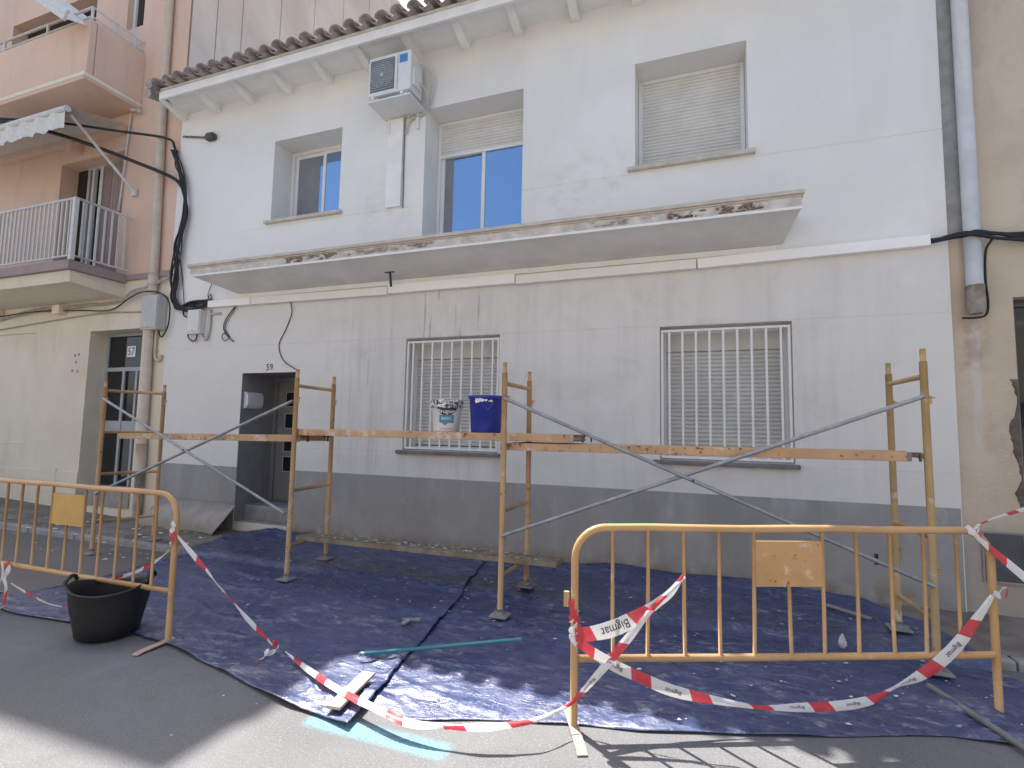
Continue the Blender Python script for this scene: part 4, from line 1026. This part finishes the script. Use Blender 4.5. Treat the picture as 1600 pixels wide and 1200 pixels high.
# ------------------------------------------------------------------ barriers
def barrier(label, root, ang, mp, n=11, latch=True):
    t = thing('crowd_barrier', label, 'barrier', (root[0], root[1], 0), 'yellow steel barriers')
    ca, sa = math.cos(ang), math.sin(ang); ox, oy = root
    L, H, rc = 2.436, 1.063, .17
    W = lambda s, z, d=0.: Vector((ox+ca*s-sa*d, oy+sa*s+ca*d, z))
    pts = [W(0, .012), W(0, .3), W(0, .6), W(0, H-rc)]
    for k in range(1, 9): a = math.pi-math.pi/2*k/8; pts.append(W(rc+rc*math.cos(a), H-rc+rc*math.sin(a)))
    for k in range(1, 8): pts.append(W(rc+(L-2*rc)*k/8, H+.003*math.sin(k*1.7)))
    for k in range(0, 9): a = math.pi/2-math.pi/2*k/8; pts.append(W(L-rc+rc*math.cos(a), H-rc+rc*math.sin(a)))
    pts += [W(L, .6), W(L, .3), W(L, .012)]
    bm = B(); tube(bm, pts, .021, 14); obj('frame', bm, m_yellow, t)
    bm = B(); tube(bm, [W(.018, .365), W(L/2, .363), W(L-.018, .365)], .0195, 12); obj('bottom_rail', bm, m_yellow, t)
    for k in range(1, 12):
        s = .007+.2018*k
        zt = .745 if k == 6 else H-.014
        dx = .006*math.sin(k*2.3)
        bm = B(); tube(bm, [W(s+dx, .378), W(s+dx*.3, .6), W(s, zt)], .0105, 9); obj('baluster', bm, m_yellow, t)
    bm = B(); s0, s1 = .007+.2018*5, .007+.2018*7
    c = [W(s0, .745, -.006), W(s1, .745, -.006), W(s1, .995, -.006), W(s0, .995, -.006)]; e = [W(s0, .745, .004), W(s1, .745, .004), W(s1, .995, .004), W(s0, .995, .004)]
    C = [bm.verts.new(p) for p in c]; E_ = [bm.verts.new(p) for p in e]
    bm.faces.new(C); bm.faces.new(E_[::-1])
    for i in range(4): bm.faces.new((C[i], E_[i], E_[(i+1) % 4], C[(i+1) % 4]))
    obj('panel', bm, mp, t)
    for s in (0, L):
        bm = B()
        A = []
        for (d, hw, z) in ((-.24, .026, .004), (-.2, .026, .012), (0, .026, .02), (.2, .026, .012), (.24, .026, .004)):
            A.append([bm.verts.new(W(s-hw, z, d)), bm.verts.new(W(s+hw, z, d)), bm.verts.new(W(s+hw, z+.006, d)), bm.verts.new(W(s-hw, z+.006, d))])
        for p, q in zip(A, A[1:]):
            for i in range(4): bm.faces.new((p[i], p[(i+1) % 4], q[(i+1) % 4], q[i]))
        bm.faces.new(A[0][::-1]); bm.faces.new(A[-1])
        obj('foot', bm, m_footb, t)
    if latch:
        bm = B()
        tube(bm, [W(-.02, .66), W(-.045, .66), W(-.045, .71)], .010, 7)
        a = W(-.045, .66); box(bm, a.x-.014, a.x+.014, a.y-.012, a.y+.012, .64, .72, .003)
        obj('latch', bm, m_yellow, t)
    return W
WR_ = barrier('yellow steel barrier at the right with a rusty orange panel and tape tied across it', (-.683, 2.905), math.atan2(.989, 2.225), m_yellowp)
WL_ = barrier('yellow steel barrier at the left with a plain yellow panel beside the black tub', (-3.681+.0, 2.862), math.pi+.01, m_yellowq, latch=False)

# ------------------------------------------------------------------ barrier tape
def tape(label, pts, wdir, width=.07, u0=0., texts=(), n=10, cat='barrier tape'):
    P = smooth_path(pts, n); Wd = smooth_path(wdir, n)
    d = [0.]
    for a, b in zip(P, P[1:]): d.append(d[-1]+(b-a).length)
    bm = B(); uvl = bm.loops.layers.uv.new('UVMap'); rows = []
    nv = 4
    for i, (p, q) in enumerate(zip(P, Wd)):
        t = (P[min(i+1, len(P)-1)]-P[max(0, i-1)]).normalized(); wv = q-t*q.dot(t)
        nn = t.cross(wv); nn = nn.normalized() if nn.length > 1e-6 else Vector((0, 0, 1))
        row = []
        for j in range(nv+1):
            v_ = j/nv-.5
            row.append(bm.verts.new(p+wv*width*v_+nn*(.004*noise.noise(Vector((d[i]*14, v_*3, u0+1)))+.003*math.cos(v_*6.28))))
        rows.append(row)
    for i in range(len(rows)-1):
        for j in range(nv):
            f = bm.faces.new((rows[i][j], rows[i+1][j], rows[i+1][j+1], rows[i][j+1])); f.smooth = True
            for lp, (uu, vv) in zip(f.loops, ((d[i], j/nv), (d[i+1], j/nv), (d[i+1], (j+1)/nv), (d[i], (j+1)/nv))): lp[uvl].uv = (uu+u0, vv)
    o = obj('barrier_tape', bm, m_tape); tag(o, label, cat, 'red and white barrier tape'); WL[o.name] = Vector((0, 0, 0))
    def at(u, v_):
        i = 0
        while i < len(d)-2 and d[i+1] < u: i += 1
        k = min(1.2, max(-.2, (u-d[i])/max(1e-6, d[i+1]-d[i])))
        p = P[i].lerp(P[i+1], k); q = Wd[i].lerp(Wd[i+1], k); t = (P[i+1]-P[i]).normalized(); wv = q-t*q.dot(t)
        nn = t.cross(wv).normalized()
        if nn.dot(cam.matrix_world.translation-p) < 0: nn = -nn
        return p+wv*width*v_+nn*.006
    for (s, uc, size, flip) in texts:
        bm = B(); k = -1 if flip else 1
        text_on(bm, s, size, lambda a, b: at(uc+k*a, k*b/width*1.))
        obj('lettering', bm, m_blackp, o)
    return o
V = Vector
up = V((0, 0, 1))
# A: left barrier post down to the ground knot
tape('barrier tape sloping from the left barrier post down to a knot on the sheet', [V((-3.66, 2.83, .80)), V((-3.45, 2.86, .62)), V((-3.2, 2.88, .42)), V((-2.98, 2.92, .23)), V((-2.82, 2.97, .08))],
     [up*.25, V((0, .3, .55)), V((0, -.3, .2)), V((.2, .3, .3)), V((0, .1, .2))], .06, .05)
tape('crumpled end of barrier tape hanging round the left barrier post', [V((-3.70, 2.838, .86)), V((-3.655, 2.832, .83)), V((-3.705, 2.835, .79)), V((-3.655, 2.83, .75)), V((-3.70, 2.838, .70))], [up, up*.8, up, up*.8, up*.9], .05, .2)
tape('crumpled knot of barrier tape lying on the sheet', [V((-2.84, 2.99, .09)), V((-2.80, 2.96, .11)), V((-2.78, 2.97, .06)), V((-2.82, 2.93, .04)), V((-2.80, 2.90, .08)), V((-2.78, 2.86, .05)), V((-2.80, 2.80, .04))],
     [up*.6, V((.6, 0, .3)), V((0, .6, .4)), up*.7, V((.5, .3, .3)), V((.4, 0, .5)), V((.6, 0, 0))], .055, .0)
# B: on the ground, then up across the right barrier to its third baluster
b3 = WR_(.612, .80, -.02)
tape('tape sagging along the sheet edge and rising across the right barrier',
     [V((-2.68, 2.945, .07)), V((-2.36, 2.79, .075)), V((-1.99, 2.63, .085)), V((-1.66, 2.53, .09)), V((-1.44, 2.49, .085)), V((-1.24, 2.51, .10)), V((-1.07, 2.55, .11)), V((-.92, 2.62, .12)), V((-.81, 2.70, .13)), V((-.69, 2.87, .15)), V((-.545, 2.93, .31)), V((-.40, 2.995, .49)), V((-.285, 3.04, .64)), b3],
     [V((.02, .1, 0)), V((.2, .55, .2)), V((.3, .6, .2)), V((.2, .7, .2)), V((0, .75, .3)), V((-.1, .35, .3)), V((-.1, .6, .4)), V((-.2, .35, .3)), V((-.25, .15, .25)), V((-.3, 0, .2)), V((-.55, 0, .35)), V((-.5, .1, .5)), V((-.3, .1, .3)), V((-.15, 0, .15))], .062, .18,
     (('Bigmat', .17, .028, False), ('Bigmat', .66, .030, False), ('Bigmat', 2.08, .022, True), ('Bigmat', 2.36, .03, True)))
# C: band from the post to the same baluster, lettering upside down
tape('wide tape slanting up from the right barrier post, lettered upside down',
     [V((-.672, 2.875, .497)), V((-.58, 2.915, .508)), V((-.47, 2.965, .537)), V((-.345, 3.025, .60)), V((-.27, 3.06, .655)), V((-.19, 3.10, .72)), b3+V((-.01, -.004, .01))],
     [up*.95, up*1.1, V((-.25, 0, 1.15)), V((-.35, 0, .95)), V((-.35, 0, .55)), V((-.3, 0, .5)), V((-.15, 0, .12))], .075, .0, (('Bigmat', .225, .060, True),))
tape('barrier tape wrapped round the left post of the right barrier', [WR_(-.024, .60, -.01), WR_(0, .58, -.026), WR_(.024, .55, -.006), WR_(.0, .53, -.027), WR_(-.024, .50, -.012), WR_(0, .47, -.028), WR_(.024, .45, -.006)], [up]*7, .06, .0)
tape('red band of barrier tape glued flat on the left post of the right barrier', [WR_(-.016, .68, -.021), WR_(-.012, .62, -.022), WR_(-.012, .56, -.023)], [V((.7, .3, 0))]*3, .05, .0)
# D: long sag in front of the right barrier
ptsD = [WR_(.02, .455, -.025), WR_(.20, .345, -.03), WR_(.36, .277, -.04), WR_(.54, .21, -.05), WR_(.79, .158, -.05), WR_(1.01, .125, -.05), WR_(1.23, .12, -.05), WR_(1.45, .125, -.05), WR_(1.64, .15, -.045), WR_(1.79, .215, -.04), WR_(1.95, .28, -.04), WR_(2.11, .38, -.035), WR_(2.24, .50, -.03), WR_(2.41, .70, -.025)]
tape('long tape sagging in a curve in front of the right barrier, post to post', ptsD,
     [V((.25, 0, .65)), V((.4, 0, .85)), V((.3, 0, .8)), V((.25, .1, .85)), V((.15, .2, .5)), V((0, .25, .2)), V((0, .3, .55)), V((0, .3, .65)), V((-.1, .2, .6)), V((-.12, .05, .14)), V((-.4, 0, .75)), V((-.55, 0, .8)), V((-.6, 0, .6)), V((-.3, 0, .15))], .07, .0,
     (('Bigmat', .225, .036, True), ('Bigmat', .565, .034, True), ('Bigmat', 1.26, .032, True), ('Bigmat', 1.58, .030, True), ('Bigmat', 1.93, .036, True), ('Bigmat', 2.26, .040, True)))
tape('crumpled barrier tape knotted on the right post of the right barrier', [WR_(2.41, .72, -.03), WR_(2.45, .70, -.03), WR_(2.47, .68, 0), WR_(2.50, .72, .01), WR_(2.53, .74, .0), WR_(2.50, .68, -.01)], [up*.5, up*.7, up*.5, V((.3, 0, .4)), up*.4, up*.4], .06, .15)
# E: from the top right corner off to the right
tc = WR_(2.31, 1.06, -.02)
tape('twisted tape stretched from the right barrier corner towards the beige house', [tc, V((1.62, 4.1, 1.09)), V((1.95, 4.4, 1.15)), V((2.4, 4.75, 1.22)), V((3.4, 5.4, 1.3))], [up*.5, up*.2, V((0, .2, .4)), up*.25, up*.4], .06, .1, n=14)
tape('pale tape slanting down from the right barrier corner past its post', [tc+V((0, -.01, -.01)), WR_(2.40, .96, -.05), WR_(2.52, .84, -.09), WR_(2.66, .70, -.14), WR_(2.9, .48, -.2)], [V((.2, 0, .2)), V((.4, .1, .4)), V((.5, .1, .5)), V((.6, .1, .6)), V((.6, .1, .6))], .062, .22)
tape('crumpled knot of barrier tape on the top corner of the right barrier', [tc+V((-.03, -.01, .03)), tc+V((.01, -.02, -.01)), tc+V((.03, -.01, .035)), tc+V((-.01, -.015, .0)), tc+V((.04, -.01, -.02))], [up*.7, V((.5, 0, .5)), up*.6, V((.6, 0, .4)), up*.6], .05, .12)
# F: left barrier, behind the tub, and off the left edge
tape('tape running from the left barrier post behind its balusters to the lower rail', [V((-3.70, 2.90, .72)), V((-3.86, 2.93, .60)), V((-4.03, 2.94, .50)), V((-4.21, 2.94, .42)), V((-4.48, 2.92, .33))], [up*.2, V((.1, 0, .25)), V((.2, 0, .7)), up*.4, up*.6], .06, .3)
tape('barrier tape hanging down from the lower rail of the left barrier at the picture edge', [V((-5.56, 2.815, .40)), V((-5.52, 2.80, .33)), V((-5.54, 2.79, .27)), V((-5.49, 2.78, .21)), V((-5.46, 2.77, .12)), V((-5.46, 2.74, .05)), V((-5.55, 2.60, .04)), V((-5.62, 2.42, .03))], [V((.7, 0, .2)), V((.8, .2, 0)), V((.5, .2, 0)), V((.7, 0, .2)), V((.35, .2, .1)), V((.3, .2, 0)), V((.6, .1, .1)), V((.2, .1, 0))], .06, .05)
tape('crumpled loop of barrier tape round the lower rail of the left barrier', [V((-5.75, 2.80, .34)), V((-5.64, 2.79, .25)), V((-5.58, 2.78, .22)), V((-5.56, 2.79, .29)), V((-5.60, 2.80, .40))], [V((.5, 0, .4)), V((.4, 0, .6)), V((0, .3, .5)), V((.6, 0, .2)), V((.5, 0, .3))], .055, .25)
tape('pale thin tape trailing on the sheet under the left barrier', [V((-5.50, 2.82, .22)), V((-5.3, 2.84, .16)), V((-5.1, 2.90, .08)), V((-4.85, 2.98, .05)), V((-4.6, 2.95, .06))], [up*.25, V((0, .25, .2)), V((0, .2, .1)), V((0, .25, .1)), V((0, .1, .05))], .05, .14)

# ------------------------------------------------------------------ buckets
def facing(c):
    return math.atan2(-c[1], -c[0])
def on_cyl(c, rad, z0, a0):
    def fn(u, v):
        z = z0+v; r_ = rad(z-c[2]); a = a0+u/r_
        return Vector((c[0]+r_*math.cos(a), c[1]+r_*math.sin(a), z))
    return fn
c = (-2.335, 4.53, 1.556); a0 = facing(c)
pb = thing('paint_bucket', 'white paint bucket with smeared black lid and blue label on the scaffold deck', 'bucket', c)
bm = B(); lathe(bm, [(.0, .0), (.120, .0), (.125, .006), (.142, .235), (.150, .238), (.151, .25)], c, 40); obj('body', bm, m_bucketw, pb, True)
bm = B()
rg = lathe(bm, [(.150, .225), (.157, .228), (.160, .25), (.154, .256), (.154, .275), (.161, .28), (.160, .30), (.148, .306), (.0, .304)], c, 48)
for ring in rg:
    for k, v in enumerate(ring): v.co.z += .006*noise.noise(Vector((k*.5, v.co.z*9, 2)))
obj('lid', bm, m_smear, pb, True)
rad = lambda z: .1262+(.0165)*z/.23
def patch(c, rad, a0, u0, u1, z0, z1, bm, n=12, off=.0015, shape=None):
    pr = None
    for i in range(n+1):
        u = u0+(u1-u0)*i/n; col = []
        zz0 = z0 if shape is None else z1-(z1-z0)*shape((i/n)*2-1)
        for z in (zz0, z1):
            r_ = rad(z)+off; a = a0+u/r_; col.append(bm.verts.new((c[0]+r_*math.cos(a), c[1]+r_*math.sin(a), c[2]+z)))
        if pr: bm.faces.new((pr[0], col[0], col[1], pr[1]))
        pr = col
bm = B(); patch(c, rad, a0, -.10, .10, .155, .232, bm, 16, .0015, lambda t: math.sqrt(max(0.02, 1-t*t)))
o = obj('brand_band', bm, m_navy, pb)
bm = B(); text_on(bm, 'Bruguer', .056, on_cyl(c, lambda z: rad(z)+.003, c[2]+.193, a0)); obj('lettering', bm, m_whitep, o)
bm = B(); patch(c, rad, a0, -.072, .068, .085, .158, bm, 12, .0022); o = obj('label', bm, m_cyan, pb)
bm = B(); text_on(bm, 'BASIC', .045, on_cyl(c, lambda z: rad(z)+.004, c[2]+.128, a0)); text_on(bm, 'ACRYL', .012, on_cyl(c, lambda z: rad(z)+.004, c[2]+.10, a0)); bm.free()
bm = B(); text_on(bm, 'BASIC', .040, on_cyl(c, lambda z: rad(z)+.004, c[2]+.125, a0)); obj('lettering', bm, m_whitep, o)
bm = B(); patch(c, rad, a0, -.042, .01, .066, .086, bm, 8, .002, lambda t: math.sqrt(max(.02, 1-t*t))); obj('label_tab', bm, m_cyan, pb)
bm = B(); patch(c, rad, a0, -.06, .055, .030, .034, bm, 10, .002); obj('small_print', bm, m_greyp, pb)
c = (-1.925, 4.53, 1.556); a0 = facing(c)
bb_ = thing('bucket', 'deep blue plastic bucket with paint splashes on the scaffold deck', 'bucket', c)
bm = B()
lathe(bm, [(0, .0), (.135, .0), (.140, .006), (.158, .315), (.168, .317), (.172, .322), (.172, .338), (.168, .342), (.160, .342), (.156, .33), (.138, .02), (0, .018)], c, 48)
obj('body', bm, m_bucketb, bb_, True)
bm = B(); rd = lambda z: .1405+.0185*z/.315
for k in range(13):
    rr = random.Random(k+90); u = rr.uniform(-.13, .0) if k < 9 else rr.uniform(-.02, .09); z = rr.uniform(.285, .31)
    s = rr.uniform(.004, .016)*(1.6 if k < 4 else 1)
    if k < 4: u = -.10+.02*k
    vs_ = []
    for q in range(7):
        r_ = rd(z)+.003; a = a0+(u+s*math.cos(q*.9)*rr.uniform(.6, 1.2))/r_; vs_.append(bm.verts.new((c[0]+r_*math.cos(a), c[1]+r_*math.sin(a), c[2]+z+s*math.sin(q*.9)*rr.uniform(.6, 1.2))))
    try: bm.faces.new(vs_)
    except ValueError: pass
obj('paint_splash', bm, m_whitep, bb_)
bm = B()
pts = []
for u, z in ((.035, .30), (.062, .275), (.055, .262), (.015, .215), (-.01, .235)):
    r_ = rd(z)+.004; a = a0+u/r_; pts.append((c[0]+r_*math.cos(a), c[1]+r_*math.sin(a), c[2]+z))
tube(bm, pts, .0022, 5); obj('handle_wire', bm, m_galv, bb_)
# black tub
c = (-4.235, 2.80, .012)
tb = thing('rubber_tub', 'black flexible rubber builder tub with two handles beside the left barrier', 'tub', c)
bm = B()
rg = lathe(bm, [(0, 0), (.185, 0), (.20, .012), (.215, .1), (.235, .22), (.25, .335), (.257, .348), (.25, .356), (.238, .348), (.222, .22), (.205, .10), (.19, .03), (0, .025)], c, 56)
for i, ring in enumerate(rg):
    if 4 <= i <= 9:
        for k, v in enumerate(ring):
            a = 2*math.pi*k/56-.65
            v.co.z += (.028*max(0, math.cos(2*a))-.018*max(0, -math.cos(2*a)))*(1 if 5 <= i <= 8 else .4)
            v.co.x = c[0]+(v.co.x-c[0])*(1+.05*math.cos(2*a)); v.co.y = c[1]+(v.co.y-c[1])*(1+.05*math.cos(2*a))
obj('body', bm, m_tub, tb, True)
for s in (0, math.pi):
    a = .65+s; cx, cy = c[0]+.258*math.cos(a), c[1]+.258*math.sin(a); tx, ty = -math.sin(a), math.cos(a)
    pts = [(cx+tx*.09*k, cy+ty*.09*k, .36+c[2]+.022+.05*math.sqrt(max(0, 1-k*k))) for k in (-1, -.9, -.6, -.2, .2, .6, .9, 1)]
    bm = B(); tube(bm, pts, .014, 8); obj('handle', bm, m_tub, tb)
bm = B(); n = 14; 
vv = {}
for i in range(n+1):
    for j in range(n+1):
        x, y = (i/n*2-1)*.2, (j/n*2-1)*.2
        k = max(abs(i/n*2-1), abs(j/n*2-1)); l_ = math.hypot(x, y) or 1e-6; x, y = x/l_*k*.215, y/l_*k*.215
        vv[i, j] = bm.verts.new((c[0]+x, c[1]+y, .20+.05*noise.noise(Vector((x*14, y*14, 3)))+.03*(1-k)))
for i in range(n):
    for j in range(n): bm.faces.new((vv[i, j], vv[i+1, j], vv[i+1, j+1], vv[i, j+1]))
tag(obj('rubble', bm, m_rubble), kind='stuff')

# ------------------------------------------------------------------ loose things on the ground
bm = B(); p0, p1 = V((-2.19, 3.09, .075)), V((-1.27, 3.73, .085)); d_ = (p1-p0).normalized()
tube(bm, [p0, p1], .0125, 12); pole = tag(obj('broom_pole', bm, m_teal), 'turquoise broom pole lying across the blue sheet', 'pole')
WL[pole.name] = V((0, 0, 0)); bm = B(); tube(bm, [p0-d_*.002, p0+d_*.03], .0145, 12); obj('collar', bm, m_galv, pole)
def slab_piece(name, label, cat, p0, p1, wd, th, z, m, tilt=0.):
    a, b = V((p0[0], p0[1], z)), V((p1[0], p1[1], z+tilt)); d = (b-a); n_ = V((-d.y, d.x, 0)).normalized()*wd/2
    bm = B(); A = [bm.verts.new(p) for p in (a-n_, a+n_, b+n_, b-n_)]; C = [bm.verts.new(p.co+V((0, 0, th))) for p in A]
    bm.faces.new(A[::-1]); bm.faces.new(C)
    for i in range(4): bm.faces.new((A[i], A[(i+1) % 4], C[(i+1) % 4], C[i]))
    bmesh.ops.bevel(bm, geom=bm.edges[:], offset=.002, segments=1, affect='EDGES')
    return tag(obj(name, bm, m), label, cat)
slab_piece('wood_offcut', 'pale wooden offcut lying on the front edge of the blue sheet under the tape', 'wood', (-1.93, 2.50), (-1.97, 2.88), .085, .018, .05, m_wood, .02)
slab_piece('wood_lath', 'thin grey wooden lath on the blue sheet near the right scaffold frame', 'wood', (.98, 5.45), (1.25, 5.20), .04, .015, .10, m_plate)
slab_piece('paint_scraper', 'small white plastering scraper lying on the middle of the blue sheet', 'scraper', (-2.30, 3.80), (-2.17, 3.86), .022, .02, .045, m_plate)
sc_o = bpy.data.objects['paint_scraper']; WL['paint_scraper'] = V((0, 0, 0))
bm = B(); box(bm, -2.27, -2.235, 3.72, 3.83, .044, .062, .006); obj('handle', bm, m_plate, sc_o)
bm = B(); bmesh.ops.create_icosphere(bm, subdivisions=2, radius=1)
for v in bm.verts:
    k = .75+.6*noise.noise(v.co*2.3+V((3, 1, 2))); t = (v.co.z+1)/2; w_ = .042*(1-t)+.012
    v.co = V((.928+v.co.x*w_*k, 4.62+v.co.y*w_*k, .035+.105*t*(.8+.25*k)))
tag(obj('paper_scrap', bm, m_flake), 'crumpled white paper scrap standing on the blue sheet behind the right barrier', 'paper')
bm = B(); tube(bm, [(1.28, 4.10, .06), (1.40, 3.75, .06), (1.52, 3.50, .03), (1.75, 3.05, .02)], .018, 10); tag(obj('metal_pole', bm, m_hose), 'dusty grey pole lying on the sheet by the right foot of the right barrier', 'pole')
# grey board leaning on the wall left of the door
bm = B(); n = 24; prv = None
for i in range(n+1):
    t = i/n; x = -8.02+1.62*t; cur_ = .16*max(0, (t-.8)/.2)**2
    lo = (x+.02*t+.06*0, 5.56-.0*t-cur_*.5, .068); hi = (x+.10+cur_*.4, FY-.035-cur_*.9, .43+.01*t)
    cur = [bm.verts.new(lo), bm.verts.new(hi)]
    if prv: bm.faces.new((prv[0], cur[0], cur[1], prv[1])).smooth = True
    prv = cur
o = obj('cardboard_sheet', bm, m_board); tag(o, 'grey brown cardboard sheet with curled edge leaning on the plinth beside door 59', 'board')
mo = o.modifiers.new('thick', 'SOLIDIFY'); mo.thickness = .008
for k, (x, y, s) in enumerate(((-7.6, 5.3, .05), (-9.3, 4.3, .09), (-7.2, 5.05, .04))):
    bm = B(); rr = random.Random(k)
    vv = [bm.verts.new((x+s*math.cos(a)*1.5*rr.uniform(.7, 1.1), y+s*math.sin(a)*rr.uniform(.7, 1.1), ground_z(x, y)+.012+.01*rr.random())) for a in [i*1.05 for i in range(6)]]
    bm.faces.new(vv); o = obj('paper_scrap', bm, m_flake); mo = o.modifiers.new('thick', 'SOLIDIFY'); mo.thickness = .004
    tag(o, ('small white scrap on the sidewalk in front of the cardboard sheet', 'larger white scrap on the brown ground behind the left barrier', 'tiny white scrap on the sidewalk near the left end of the blue sheet')[k], 'paper')
